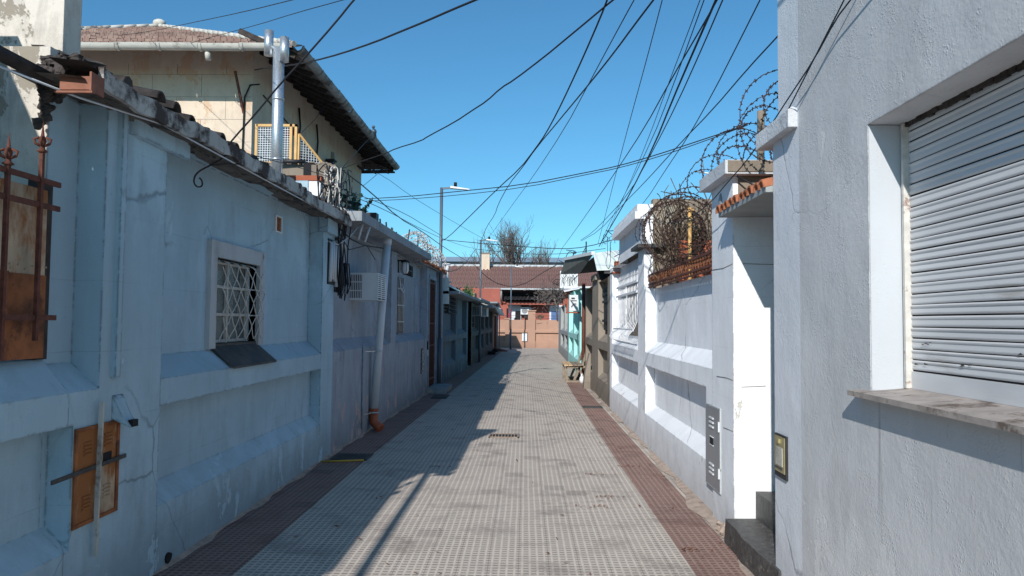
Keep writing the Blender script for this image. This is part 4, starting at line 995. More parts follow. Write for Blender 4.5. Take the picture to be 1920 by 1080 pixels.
mb = MB(); mb.box(CX + .02, CX + .2, 18.5, 18.7, 5.35, 5.62); mb.box(CX + .02, CX + .24, 18.46, 18.74, 5.62, 5.66)
single('wall_lantern', mb, 'blackiron', 'black wall lantern between shuttered door and pipe of the cream house', 'lamp')
mb = MB()
bx, by, bz = EX + .05, 19.2, 6.44
mb.ball((bx, by, bz + .10), .085, 0, .8, 1.4, .9); mb.ball((bx, by - .10, bz + .20), .045, 0); mb.tube([(bx, by - .13, bz + .2), (bx, by - .18, bz + .19)], .012, 5, r2=.002)
mb.hexa([(bx - .03, by + .08, bz + .08), (bx + .03, by + .08, bz + .08), (bx + .02, by + .24, bz + .02), (bx - .02, by + .24, bz + .02), (bx - .03, by + .08, bz + .11), (bx + .03, by + .08, bz + .11), (bx + .02, by + .24, bz + .035), (bx - .02, by + .24, bz + .035)])
mb.tube([(bx - .02, by, bz + .04), (bx - .02, by, bz)], .006, 4); mb.tube([(bx + .02, by, bz + .04), (bx + .02, by, bz)], .006, 4)
single('pigeon', mb, 'polegrey', 'grey pigeon perched on the gutter of the cream house', 'bird')

# ================================================================== LEFT HOUSES 3 and 4 and beyond
h3 = thing('slate_blue_house', (-2.08, 22, 0), 'low slate-blue house with caged window beyond the lavender house', 'house')
mb = MB(); Z3 = 2.3
WA = (19.7, 21.6, 1.85, 2.26)
bay(mb, L, 19.3, 22.1, Z3, 'panel', [WA]); pilaster(mb, L, 19.05, 19.3, Z3); pilaster(mb, L, 22.1, 22.7, Z3)
bay(mb, L, 22.7, 25.4, Z3, 'panel', [(22.9, 23.8, 1.38, 2.2)]); pilaster(mb, L, 25.4, 25.9, Z3); top(mb, L, 19.05, 25.9, Z3, 1)
mb.face([(SX(L, w, 19.05), 19.05, z) for w, z in ((0, 0), (1, 0), (1, Z3), (0, Z3))])
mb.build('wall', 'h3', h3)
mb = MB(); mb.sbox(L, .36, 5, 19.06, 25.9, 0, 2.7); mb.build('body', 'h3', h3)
barred(h3, WA, nb=9, rails=4); barred(h3, (22.9, 23.8, 1.38, 2.2), nb=4, rails=2)
mb = MB()
for k in range(5): z = 1.82 + k * .11; mb.tube([(SX(L, .15, 19.6), 19.6, z), (SX(L, -.05, 19.6), 19.6, z), (SX(L, -.1, 20.6), 20.6, z), (SX(L, -.05, 21.6), 21.6, z), (SX(L, .15, 21.6), 21.6, z)], .012, 4)
for y in (19.6, 20.1, 20.6, 21.1, 21.6): mb.bar((SX(L, -.08, y), y, 1.8), (SX(L, -.08, y), y, 2.28), .012)
for k in range(3): mb.bar((SX(L, -.05, 19.6), 19.6, 1.84 + k * .16), (SX(L, -.05, 19.6), 19.6, 1.92 + k * .16), .03)
mb.build('window_cage', 'blackiron', h3)
def canopy(parent, y0, y1, z, over, th=.07, mat='slab'):
    mb = MB(); mb.sbox(L, -over, .3, y0, y1, z, z + th); return mb.build('canopy', mat, parent)
canopy(h3, 19.06, 25.9, 2.31, .42)
mb = MB()
for y0, y1, dz in ((19.1, 22.4, .0), (22.45, 25.4, -.02), (25.5, 29.0, -.06)):
    a = [(SX(L, -.36, y0), y0, 2.385 + dz), (SX(L, -.36, y1), y1, 2.385 + dz), (SX(L, .5, y1), y1, 2.80 + dz), (SX(L, .5, y0), y0, 2.85 + dz)]
    mb.hexa(a + [(x, y, z + .02) for x, y, z in a])
mb.build('roof', 'sheetwhite', h3)
mb = MB(); mb.tube([(-2.2, 20.6, 2.6), (-2.2, 20.6, 2.98)], .05, 8); mb.tube([(-2.2, 20.6, 2.98), (-2.2, 20.6, 3.14)], .065, 8); mb.tube([(-2.2, 20.6, 3.18), (-2.2, 20.6, 3.205)], .12, 10)
single('vent_pipe', mb, 'whiteplastic', 'short white capped vent pipe on the slate-blue house roof', 'vent pipe')
mb = MB()
for k in range(110):
    c = Vector((SX(L, ru(-.35, -.1), 22) + .0, ru(21.2, 25.2), 2.42 + abs(random.gauss(0, .09)))); a = Vector((ru(-1, 1), ru(-1, 1), ru(-1, 1))).normalized() * .06; b = a.cross(Vector((ru(-1, 1), ru(-1, 1), ru(-1, 1)))).normalized() * .03
    mb.face([c - a, c + b, c + a, c - b])
for k in range(20): y = ru(21.2, 25.2); mb.tube([(-1.78, y, 2.4), (-1.75 + ru(-.1, .1), y + ru(-.1, .1), 2.6 + ru(0, .1))], .012, 3)
o = single('roof_plants', mb, 'leaf', 'green weeds sprouting along the white roof edge on the left', 'plant'); o['kind'] = 'stuff'
mb = MB(); mb.sbox(L, -.14, .0, 19.06, 19.2, 2.05, 2.72); mb.sbox(L, -.2, .05, 19.05, 19.22, 2.60, 2.63)
o = mb.build('white_board', 'sheetwhite'); o.location = (0, 0, 0); tag(o, 'white board upright at the corner before the slate-blue house', 'board')
h4 = thing('grey_green_house', (-1.9, 33, 0), 'shadowed grey-green house with white window boxes further along the left side', 'house')
mb = MB(); Z4 = 2.32
pilaster(mb, L, 27.2, 27.6, Z4)
mb.sheet(L, .5, 25.9, 27.2, 0, Z4)
bay(mb, L, 27.6, 30.6, Z4, 'panel', [(28.0, 30.2, 1.4, 1.95)]); pilaster(mb, L, 30.6, 31.1, Z4)
bay(mb, L, 31.1, 33.4, Z4, 'panel', [(31.4, 33.2, 1.4, 2.0)]); pilaster(mb, L, 33.4, 34.0, Z4)
bay(mb, L, 34.0, 36.6, Z4, 'panel'); pilaster(mb, L, 36.6, 37.1, Z4); bay(mb, L, 37.1, 39.5, Z4, 'panel'); pilaster(mb, L, 39.5, 40, Z4); top(mb, L, 27.2, 40, Z4, 1)
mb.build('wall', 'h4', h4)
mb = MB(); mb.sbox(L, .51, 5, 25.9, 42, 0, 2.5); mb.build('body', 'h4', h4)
barred(h4, (28.0, 30.2, 1.4, 1.95), nb=9, rails=2); barred(h4, (31.4, 33.2, 1.4, 2.0), nb=6, rails=2)
canopy(h4, 25.9, 30.8, 2.36, .45); canopy(h4, 30.9, 36, 2.22, .52)
mb = MB()
for (y0, y1, a, b) in ((36.0, 38.2, 2.2, -.5), (38.2, 40.5, 2.1, -.3)):
    q = [(SX(L, b, y0), y0, a - .0), (SX(L, b, y1), y1, a - .2), (SX(L, .8, y1), y1, a + .3), (SX(L, .8, y0), y0, a + .45)]
    mb.hexa(q + [(x, y, z + .04) for x, y, z in q])
mb.build('roof', 'fascia', h4)
mb = MB()
for k in range(5): y = 34.2 + k * 1.1; mb.bar((SX(L, -.45, y), y, 2.28), (SX(L, -.62, y + .5), y + .5, 1.95), .07)
mb.build('broken_gutter', 'gutter', h4)
for y0, lab in ((27.9, 'white air conditioner cage under the canopy, the nearer of two on the grey-green house'), (31.4, 'white air conditioner cage under the canopy, the farther of two on the grey-green house')):
    t = thing('air_conditioner', (-1.8, y0, 1.9), lab, 'air conditioner', 'air conditioners of the grey-green house')
    mb = MB(); x0, x1 = SX(L, .15, y0), SX(L, -.3, y0); mb.box(x0, x1, y0, y0 + .7, 1.82, 2.2); mb.build('casing', 'whiteplastic' if y0 > 29 else 'greymetal', t)
    mb = MB()
    for k in range(6): mb.box(x0 + .05 + k * .06, x0 + .075 + k * .06, y0 - .012, y0 - .002, 1.86, 2.16)
    mb.build('grille', 'blackiron', t)
mb = MB(); mb.box(-2.0, -1.72, 25.0, 26.2, 2.43, 2.58); mb.build('planter_', 'clay'); bpy.data.objects.remove(bpy.data.objects['planter_'])
single('planter', mb, 'peach', 'terracotta trough on the canopy edge before the second lamp pole', 'planter')
h5 = thing('peach_house', (-1.7, 42, 0), 'narrow peach-coloured house front in shadow closing the left row', 'house')
mb = MB(); mb.box(-5, SX(L, -.02, 41), 40.05, 42.9, 0, 2.45); mb.build('wall', 'peach', h5)
mb = MB(); mb.box(-5, -1.50, 39.9, 43.3, 2.60, 2.68); mb.box(-5, -1.75, 40.1, 43.2, 2.45, 2.6); mb.build('roof', 'slab', h5)
mb = MB(); mb.box(SX(L, -.04, 41), SX(L, -.06, 41) + .06, 41.0, 41.9, .1, 1.95); mb.build('door', 'rustbar', h5)
mb = MB(); mb.hexa([(-1.75, 40.3, .004), (-.95, 40.3, .004), (-.95, 41.6, .004), (-1.75, 41.6, .004), (-1.75, 40.3, .22), (-.95, 40.3, .01), (-.95, 41.6, .01), (-1.75, 41.6, .22)])
mb.build('ramp', 'rustbar', h5)
mb = MB(); mb.box(-4.2, -1.62, 47.6, 47.8, 2.5, 3.75)
o = single('red_gable', mb, 'brick_red', 'small red wall panel rising over the far end of the left roofs', 'wall')
mb = MB()
mb.tube([(-1.62, 42.9, .1), (-1.62, 42.9, 2.2)], .06, 8); mb.tube([(-1.5, 43.2, .1), (-1.5, 43.2, 2.3), (-1.45, 43.2, 2.5)], .035, 6); mb.ball((-1.6, 42.8, 2.45), .17); mb.ball((-1.4, 43.0, 2.25), .1)
single('drainpipe', mb, 'greymetal', 'grey pipe with pale fittings at the far corner of the left row', 'pipe')
mb = MB(); mb.sbox(L, -.35, -.05, 36.2, 37.0, .01, .16); mb.ball((-1.45, 36.5, .2), .16, 0, 1, 1.6, .6)
single('rubbish_bag', mb, 'black', 'dark bag lying at the foot of the grey-green house', 'bag')

# ================================================================== END OF THE ALLEY
ew = thing('peach_wall', (.3, 46.3, 0), 'low peach garden wall with a square pillar closing the end of the alley', 'wall')
mb = MB()
def eprof(xa, xb):
    pr = [(46.3, 0), (46.3, .42), (46.38, .46), (46.38, .93), (46.26, .95), (46.26, 1.08), (46.36, 1.16), (46.36, 1.74), (46.55, 1.74), (46.55, 0)]
    for (y0, z0), (y1, z1) in zip(pr, pr[1:]): mb.face([(xa, y0, z0), (xb, y0, z0), (xb, y1, z1), (xa, y1, z1)])
    for x in (xa, xb): mb.face([(x, y, z) for y, z in pr])
eprof(-7, -1.25); eprof(-1.0, .16); eprof(.62, 6)
mb.build('wall', 'peach', ew)
for x0, x1, zt in ((-1.25, -1.0, 1.78), (.16, .62, 2.28)):
    mb = MB(); mb.box(x0, x1, 46.24, 46.6, 0, zt); mb.box(x0 - .05, x1 + .05, 46.19, 46.65, zt, zt + .07); mb.build('pillar', 'peach', ew)
mb = MB(); mb.box(-.20, .12, 46.22, 46.30, .42, .90); mb.box(-.18, .10, 46.21, 46.22, .44, .88)
single('utility_box', mb, 'whiteplastic', 'white meter box set in the peach wall at the end of the alley', 'meter box')
rh = thing('red_house', (0, 53, 0), 'red house with a long brown tiled roof beyond the peach wall', 'house')
mb = MB(); mb.box(-9, 6, 52.8, 61, 0, 3.72); mb.build('wall', 'brick_red', rh)
mb = MB(); mb.box(-1.55, 2.1, 51.9, 52.1, 2.82, 3.0); mb.box(-1.55, -1.35, 51.9, 52.1, 0, 2.9); mb.build('porch_beam', 'brick_red', rh)
mb = MB(); 
for k in range(15):
    x = -1.3 + k * .24; barrel(mb, 0, 0, .1, 0, 1, 0)
    mb.v = mb.v[:len(mb.v)]
mb = MB()
for k in range(28):
    x = -1.5 + k * .13; dz = .07 * (k % 2)
    mb.hexa([(x, 51.5, 3.12 + dz), (x + .13, 51.5, 3.12 + .07 - dz), (x + .13, 52.8, 3.5 + .07 - dz), (x, 52.8, 3.5 + dz), (x, 51.5, 3.14 + dz), (x + .13, 51.5, 3.14 + .07 - dz), (x + .13, 52.8, 3.52 + .07 - dz), (x, 52.8, 3.52 + dz)])
mb.build('porch_awning', 'blackiron', rh)
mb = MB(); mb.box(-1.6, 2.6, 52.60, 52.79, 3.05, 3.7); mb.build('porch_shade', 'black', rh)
# corrugated tile roof: real waves
mb = MB(); nx_ = 300; X0, X1 = -12., 7.
for k in range(nx_):
    xa, xb = X0 + (X1 - X0) * k / nx_, X0 + (X1 - X0) * (k + 1) / nx_
    za, zb = .06 * math.sin(xa * 2 * math.pi / .27), .06 * math.sin(xb * 2 * math.pi / .27)
    for j in range(5):
        ya, yb = 51.7 + j * 1.08, 51.7 + (j + 1) * 1.08; h = lambda y: 3.92 + (y - 51.7) * .362
        mb.face([(xa, ya, h(ya) + za + .015), (xb, ya, h(ya) + zb + .015), (xb, yb, h(yb) + zb), (xa, yb, h(yb) + za)], 0, True)
mb.face([(X0, 57.1, 5.87), (X1, 57.1, 5.87), (X1, 62.5, 3.9), (X0, 62.5, 3.9)])
mb.build('roof', 'roofbrown', rh)
mb = MB()
for k in range(40): x = X0 + k * .475; mb.tube([(x, 57.1, 5.90), (x + .5, 57.1, 5.92)], .11, 6)
mb.build('ridge_tiles', 'framewhite', rh)
mb = MB(); mb.box(-2.9, 2.3, 51.55, 51.72, 3.84, 3.95); mb.tube([(-1.7, 51.7, 3.8), (-1.7, 52.3, 3.3), (-1.7, 52.7, 2.9)], .06, 6); mb.build('gutter', 'framewhite', rh)
mb = MB(); mb.box(-3.45, -2.75, 56.2, 56.9, 5.4, 6.75); cm2 = mb.build('chimney', 'cream', rh)
mb = MB(); mb.box(-3.5, -2.7, 56.15, 56.95, 6.75, 6.84); mb.build('cap', 'brown', cm2)
for (x0, x1, zt, lab) in ((-1.22, -.30, 2.80, 'w'), (1.70, 2.6, 2.82, 'w')):
    mb = MB(); mb.box(x0, x1, 52.68, 52.8, 1.2, zt); wn = mb.build('window', 'whiteiron', rh)
    mb = MB(); mb.box(x0 + .12 if x0 > 0 else x0 + .5, x1 - .2 if x0 > 0 else x1 - .04, 52.66, 52.69, 1.2, zt - .42); mb.build('pane', 'bluecloth' if x0 > 0 else 'black', wn)
t = thing('air_conditioner', (-.05, 52.5, 2.1), 'white outdoor air conditioner with round fan on the red house', 'air conditioner')
mb = MB(); mb.box(-.34, .26, 52.4, 52.7, 2.14, 2.66); mb.box(.28, .42, 52.5, 52.7, 2.45, 2.65); mb.build('casing', 'whiteplastic', t)
mb = MB(); mb.tube([(-.06, 52.385, 2.40), (-.06, 52.40, 2.40)], .20, 18); f = mb.build('fan_grille', 'greymetal', t)
mb = MB(); mb.bar((-.3, 52.5, 2.12), (-.3, 52.78, 2.0), .04); mb.bar((.2, 52.5, 2.12), (.2, 52.78, 2.0), .04); mb.box(-.1, .1, 52.5, 52.6, 1.9, 2.13); mb.build('bracket', 'blackiron', t)
mb = MB()
for k in range(7): a = k / 6; mb.tube([(-1.08 + .05 * math.sin(k), 51.6, 2.5 - a * .55), (-1.02 + .05 * math.sin(k + 1), 51.6, 2.42 - a * .55)], .09, 6)
single('hanging_cloth', mb, 'redcloth', 'red cloth hanging before the white window of the red house', 'cloth')
mb = MB()
for k in range(40): 
    a = ru(0, 6.28); mb.tube([(1.0 + ru(-.1, .1), 51.3, 1.95 + ru(-.05, .1)), (1.0 + .3 * math.cos(a), 51.3 + ru(-.1, .1), 2.0 + .16 * math.sin(a))], .015, 3)
mb.box(.95, 1.1, 51.2, 51.35, 1.75, 1.98)
single('window_box', mb, 'drygrass', 'withered plant on the peach wall before the red house', 'plant')
mb = MB(); 
for z in (1.85, 2.0): mb.bar((-1.6, 46.45, z), (4, 46.45, z), .02)
single('wall_railing', mb, 'blackiron', 'thin iron rail running on top of the peach wall', 'railing')
mb = MB(); mb.box(-40, 30, 150, 175, 0, 13.6); mb.hexa([(-42, 148, 13.6), (32, 148, 13.6), (32, 176, 13.6), (-42, 176, 13.6), (-42, 156, 15.2), (32, 156, 15.2), (32, 168, 15.2), (-42, 168, 15.2)])
single('warehouse', mb, 'farroof', 'long pale blue warehouse roof on the horizon behind the red house', 'warehouse')

# trees
def tree(name, base, h, label, mat, r0, spread, depth=5, seed=1, up=.35, cat='tree', lean=0, nb=3, minr=.012):
    random.seed(seed); t = thing(name, base, label, cat)
    mbs = [MB(), MB()]
    def grow(p, d, l, r, k):
        pts = [p]; q = p
        for i in range(3):
            d = (d + Vector((ru(-1, 1), ru(-1, 1), ru(-.4, 1) * up)) * .09).normalized(); q = q + d * l / 3; pts.append(q)
        mbs[0 if k >= depth - 1 else 1].tube(pts, r, 5 if r > .05 else 3, cap=False, r2=max(minr, r * .62))
        if k == 0: return
        for j in range(nb + (3 if k == depth else 0)):
            a = ru(0, 6.28); s = spread * ru(.6, 1.25)
            u = d.cross(Vector((math.cos(a), math.sin(a), .3))).normalized()
            nd = (d + u * s + Vector((0, 0, up * .5))).normalized()
            st = pts[1 + (j % 3)] if k < depth else pts[3]
            grow(st, nd, l * ru(.6, .82), max(minr, r * .6), k - 1)
    grow(Vector(base), Vector((lean, 0, 1)), h * .25, r0, depth)
    mbs[0].build('trunk', mat, t); mbs[1].build('crown', mat, t); return t
tree('bare_tree', (-1.0, 74, 1.5), 14, 'large leafless tree behind the brown roof of the red house', 'bark', .20, .60, 6, 4, .55, minr=.010)
tree('bare_tree', (-4.6, 76, 1.5), 11.5, 'smaller leafless tree left of the large one behind the red house roof', 'bark', .17, .6, 5, 9, .5, minr=.010)
tree('bare_tree', (2.0, 78, 1.5), 12, 'low leafless tree at the right end of the red house roof', 'bark', .17, .6, 5, 13, .5, minr=.010)
random.seed(31)
mb = MB()
for k in range(420):
    c = Vector((1.6 + random.gauss(0, .55), 45.5 + random.gauss(0, .3), 3.25 + random.gauss(0, .36)))
    a = Vector((ru(-1, 1), ru(-.4, .4), ru(-1, 1))).normalized() * ru(.12, .35)
    mb.tube([c, c + a * .5 + Vector((0, 0, ru(-.04, .04))), c + a], .016, 3, cap=False)
mb.tube([(1.95, 45.4, 1.7), (1.9, 45.4, 2.6), (1.7, 45.4, 3.2)], .05, 5)
single('dry_bush', mb, 'bark', 'tangled leafless bush overhanging the right end of the peach wall', 'bush')

# ================================================================== STREET LAMPS
def lamp(x, y, label, arm=True, ht=4.86):
    t = thing('street_lamp', (x, y, 0), label, 'street lamp', 'slim grey lamp poles along the alley')
    mb = MB(); mb.tube([(x, y, 0), (x, y, 1.2)], .055, 10); mb.tube([(x, y, 1.2), (x, y, ht)], .038, 10); mb.lathe((x, y, 0), [(.11, 0), (.11, .02), (.06, .03)], 10); mb.build('pole', 'polegrey', t)
    if arm:
        mb = MB(); mb.bar((x, y, ht - .02), (x + .30, y, ht), .045); mb.build('arm', 'polegrey', t)
        mb = MB(); mb.hexa([(x + .22, y - .09, ht - .02), (x + .68, y - .05, ht - .055), (x + .68, y + .05, ht - .055), (x + .22, y + .09, ht - .02), (x + .22, y - .07, ht + .035), (x + .68, y - .04, ht - .03), (x + .68, y + .04, ht - .03), (x + .22, y + .07, ht + .035)]); hd = mb.build('lamp_head', 'whiteplastic', t)
        mb = MB(); mb.tube([(x + .335, y, ht + .03), (x + .335, y, ht + .13)], .04, 10); mb.build('photocell', 'black', hd)
    return t
lamp(-2.07, 18.0, 'nearest slim street lamp, tall against the sky over the lavender house')
lamp(-1.80, 29.5, 'second slim street lamp, its pole rising from the left canopies')
lamp(-.85, 43.6, 'farthest lamp pole, standing before the peach wall', True)

# ================================================================== RIGHT: GREY NEAR HOUSE
random.seed(77)
nh = thing('grey_house', (1.5, 2.2, 0), 'pale grey-blue house with a closed roller shutter filling the right edge', 'house')
NX = 1.50; ZC = 2.70  # grey house numbers scaled about the camera onto this nearer plane, then typed in
W = (1.5, 3.27, 1.316, 2.483); REC = .165
def nsheet(mb, ya, yb, za, zb, holes=(), rev=.165):
    ys = sorted({ya, yb, *[h[0] for h in holes], *[h[1] for h in holes]}); zs = sorted({za, zb, *[h[2] for h in holes], *[h[3] for h in holes]})
    for y0, y1 in zip(ys, ys[1:]):
        for z0, z1 in zip(zs, zs[1:]):
            if any(h[0] < (y0 + y1) / 2 < h[1] and h[2] < (z0 + z1) / 2 < h[3] for h in holes): continue
            mb.face([(NX, y0, z0), (NX, y1, z0), (NX, y1, z1), (NX, y0, z1)])
    for h in holes:
        c = [(h[0], h[2]), (h[1], h[2]), (h[1], h[3]), (h[0], h[3])]
        for (p, q), (p2, q2) in zip(c, c[1:] + c[:1]): mb.face([(NX, p, q), (NX, p2, q2), (NX + rev, p2, q2), (NX + rev, p, q)])
mb = MB()
nsheet(mb, -1.5, 4.09, 0, 6.2, [W])
mb.face([(NX, 4.42, ZC), (8, 4.42, ZC), (8, 4.42, 6.2), (NX, 4.42, 6.2)])
mb.face([(NX, -1.5, 6.2), (8, -1.5, 6.2), (8, 4.42, 6.2), (NX, 4.42, 6.2)])
mb.face([(NX, -1.5, 0), (8, -1.5, 0), (8, -1.5, 6.2), (NX, -1.5, 6.2)]); mb.face([(8, -1.5, 0), (8, 4.42, 0), (8, 4.42, 6.2), (8, -1.5, 6.2)])
mb.build('wall', 'nearwall', nh)
mb = MB(); nsheet(mb, 4.09, 4.42, ZC, 6.2); mb.build('corner_strip', 'nearlight', nh)
mb = MB()
mb.face([(NX, 4.09, 0), (NX, 4.52, 0), (NX, 4.52, ZC), (NX, 4.09, ZC)]); mb.face([(NX, 4.52, 0), (2.6, 4.52, 0), (2.6, 4.52, ZC), (NX, 4.52, ZC)]); mb.face([(NX, 4.42, ZC), (2.6, 4.42, ZC), (2.6, 4.52, ZC), (NX, 4.52, ZC)])
mb.build('door_pier', 'nearlight', nh)
mb = MB()
mb.hexa([(1.448, 4.11, ZC - .003), (2.2, 4.11, ZC - .003), (2.2, 4.69, ZC - .003), (1.448, 4.69, ZC - .003), (1.448, 4.11, 2.795), (2.2, 4.11, 2.795), (2.2, 4.69, 2.795), (1.448, 4.69, 2.795)])
mb.hexa([(1.448, 4.11, 2.795), (2.2, 4.11, 2.795), (2.2, 4.69, 2.795), (1.448, 4.69, 2.795), (1.48, 4.14, 2.82), (2.2, 4.14, 2.82), (2.2, 4.65, 2.82), (1.48, 4.65, 2.82)])
mb.build('capital', 'capstone', nh)
mb = MB(); mb.box(NX + .003, NX + .163, 3.266, 3.2685, 1.318, 2.481); mb.build('window_jamb', 'jamb', nh)
mb = MB()
mb.hexa([(1.438, 1.45, 1.289), (1.664, 1.45, 1.289), (1.664, 3.362, 1.289), (1.438, 3.362, 1.289), (1.438, 1.45, 1.311), (1.664, 1.45, 1.332), (1.664, 3.362, 1.332), (1.438, 3.362, 1.311)])
mb.build('window_sill', 'marble', nh)
X_ = 1.660
sp_ = MB(); sp_.box(X_ - .004, X_ + .01, 1.52, 3.24, 1.332, 1.405)
sho = sp_.build('shutter_bottom_rail', 'shutter', nh)
z = 1.408; prof_h = .0467; sl = MB(); k = 0
SHP = ((0, 0), (.05, .0020), (.12, .0040), (.22, .0046), (.58, .0026), (.66, .0030), (.74, .0056), (.86, .0066), (.95, .0050), (1, 0))
while z < 2.47:
    tilt = ru(-.0022, .0022); hgt = prof_h * ru(.95, 1.05); bulge = ru(.8, 1.2)
    pr = [(X_ + .003 - b_ * bulge, z + .004 + (hgt - .0048) * t) for t, b_ in SHP]
    warp = lambda y: .0010 * math.sin(y * 3.1 + k) + tilt * (y - 2.6)
    ysg = [1.52 + q * .1075 for q in range(17)]
    for y0, y1 in zip(ysg, ysg[1:]):
        for (xa, za), (xb, zb) in zip(pr, pr[1:]):
            sl.face([(xa, y0, za + warp(y0)), (xa, y1, za + warp(y1)), (xb, y1, zb + warp(y1)), (xb, y0, zb + warp(y0))], 0, False)
    z += hgt; k += 1
slo = sl.build('roller_shutter', 'shutter', nh)
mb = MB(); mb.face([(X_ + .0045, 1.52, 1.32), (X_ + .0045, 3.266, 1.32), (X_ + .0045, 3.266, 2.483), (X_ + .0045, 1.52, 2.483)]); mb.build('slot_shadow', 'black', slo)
mb = MB()      # splintered edges of the slats
for (y, z) in ((2.42, 1.758), (3.09, 1.524), (3.13, 1.434), (2.30, 1.584), (2.23, 1.467), (2.18, 1.45), (2.49, 1.505), (2.37, 1.846), (2.80, 1.448), (2.26, 1.912)):
    for q in range(4):
        yy_, zz_ = y + ru(-.05, .05), z + ru(-.003, .008)
        mb.face([(X_ - .0062, yy_, zz_), (X_ - .0062, yy_ + ru(.015, .04), zz_ + ru(-.003, .003)), (X_ - .0062, yy_ + ru(.0, .03), zz_ + ru(.003, .009))])
mb.build('chipped_paint', 'slate', slo)
mb = MB(); mb.box(1.634, 1.668, 3.232, 3.25, 1.332, 2.48); mb.build('guide_rail', 'creamiron', nh)
mb = MB(); mb.box(1.64, 1.672, 3.252, 3.264, 1.332, 2.48); mb.build('guide_rail', 'framewhite', nh)
mb = MB()
for q in range(44):
    y = 1.52 + q * .0395; mb.box(1.642 + ru(0, .01), 1.668, y, y + .04, 2.462 + ru(-.004, .004), 2.484)
mb.build('lintel_edge', 'darkwood', nh)
# intercom plate
ic = thing('intercom', (1.498, 4.39, .71), 'brass intercom plate with one bell on the pale pier beside the entrance steps', 'intercom')
mb = MB(); mb.box(1.487, 1.502, 4.295, 4.485, .713, .960); mb.build('frame', 'blackiron', ic)
mb = MB(); mb.box(1.482, 1.488, 4.309, 4.473, .745, .950); mb.build('plate', 'brass', ic)
mb = MB(); mb.box(1.479, 1.483, 4.337, 4.442, .783, .888); mb.build('speaker_panel', 'gutter', ic)
mb = MB(); mb.box(1.472, 1.483, 4.375, 4.408, .912, .936); mb.build('bell_button', 'brass', ic)
mb = MB(); mb.box(1.477, 1.483, 4.337, 4.46, .764, .774); mb.build('slot', 'slate', ic)
# entrance steps and door recess
st = thing('entrance_steps', (1.7, 5.1, 0), 'two dark granite steps to the entrance beside the brass intercom', 'steps')
mb = MB()
n_ = 28
for i in range(n_):
    a, b = 4.42 + i * .0414, 4.42 + (i + 1) * .0414
    e = lambda y: 1.475 + .010 * math.sin(y * 6) + .004 * math.sin(y * 17)
    mb.hexa([(e(a) - .01, a, 0), (1.76, a, 0), (1.76, b, 0), (e(b) - .01, b, 0), (e(a), a, .168), (1.76, a, .172), (1.76, b, .172), (e(b), b, .168)])
mb.build('lower_step', 'darkstone', st)
mb = MB(); mb.box(1.715, 2.3, 4.525, 5.60, .15, .365); mb.build('upper_step', 'darkstone', st)
mb = MB()
for i in range(9): y = 5.56 + i * .035; r = ru(.03, .05); mb.lump((1.52 + ru(-.01, .02), y, .03 + ru(0, .03)), r, .8, 1.2, 1.6 - i * .12)
single('broken_mortar', mb, 'sand', 'crumbled mortar lump at the foot of the white pier by the granite steps', 'mortar')

# ================================================================== RIGHT: WHITE FENCE
wf_ = thing('white_fence_wall', (1.6, 8, 0), 'white rendered front wall with sunk panel, between the entrance and the grilled window', 'wall')
mb = MB()
mb.box(1.56, 2.55, 5.62, 6.25, 0, 2.72)
mb.build('pier', 'white', wf_)
mb = MB(); mb.box(1.600, 2.56, 5.612, 5.619, 2.43, 2.72); mb.build('bare_render', 'party', wf_)
mb = MB(); mb.box(1.48, 2.6, 5.53, 6.35, 2.72, 2.825); mb.build('pier_cap', 'capstone', wf_)
mb = MB(); mb.box(1.50, 2.6, 5.524, 5.529, 2.735, 2.82); mb.build('cap_face', 'party', wf_)
ZF = 2.06
mb = MB()
mb.prism(R, [(0, 0), (0, PZ0), (.12, PZ1), (.12, LZ0), (0, LZ0)], 6.55, 9.83, cap=False)
for y in (6.55, 9.83): mb.face([(SX(R, w, y), y, z) for w, z in ((0, PZ0), (.12, PZ1), (.12, LZ0), (0, LZ0))])
mb.sheet(R, 0, 6.25, 6.55, 0, LZ0); mb.prism(R, [(0, LZ0), (0, LZ1), (.14, LZ2), (.14, ZF)], 6.25, 9.83, cap=False)
mb.face([(SX(R, w, 9.83), 9.83, z) for w, z in ((0, LZ1), (.14, LZ2), (.14, ZF), (0, ZF))])
mb.sheet(R, 0, 9.83, 9.96, 0, ZF)
mb.face([(1.72, 6.25, ZF), (2.0, 6.25, ZF), (2.0, 9.96, ZF), (1.72, 9.96, ZF)]); mb.face([(2.0, 6.25, 0), (2.0, 9.96, 0), (2.0, 9.96, ZF), (2.0, 6.25, ZF)])
mb.build('wall', 'white', wf_)
mb = MB()      # crack lines between courses on the pier
for pts in ([(1.5585, 5.63, 2.055), (1.5585, 5.9, 2.04), (1.5585, 6.24, 2.05)], [(1.5585, 5.63, 1.18), (1.5585, 5.8, 1.185), (1.5585, 6.1, 1.175)], [(1.5585, 5.63, .80), (1.5585, 5.9, .79)],
            [(1.63, 5.6185, 2.055), (1.9, 5.6185, 2.05), (2.3, 5.6185, 2.055)], [(1.62, 5.6185, 1.13), (1.8, 5.6185, 1.14)]):
    mb.tube(pts, .0022, 4)
mb.build('crack', 'party', wf_)
pq = MB(); pq.lathe_s((1.556, 5.96, 2.57), .062, .18, .75, 1.25, 0)
o = single('oval_plaque', pq, 'greymetal', 'small oval plaque high on the white pier beside the tiled awning', 'plaque')
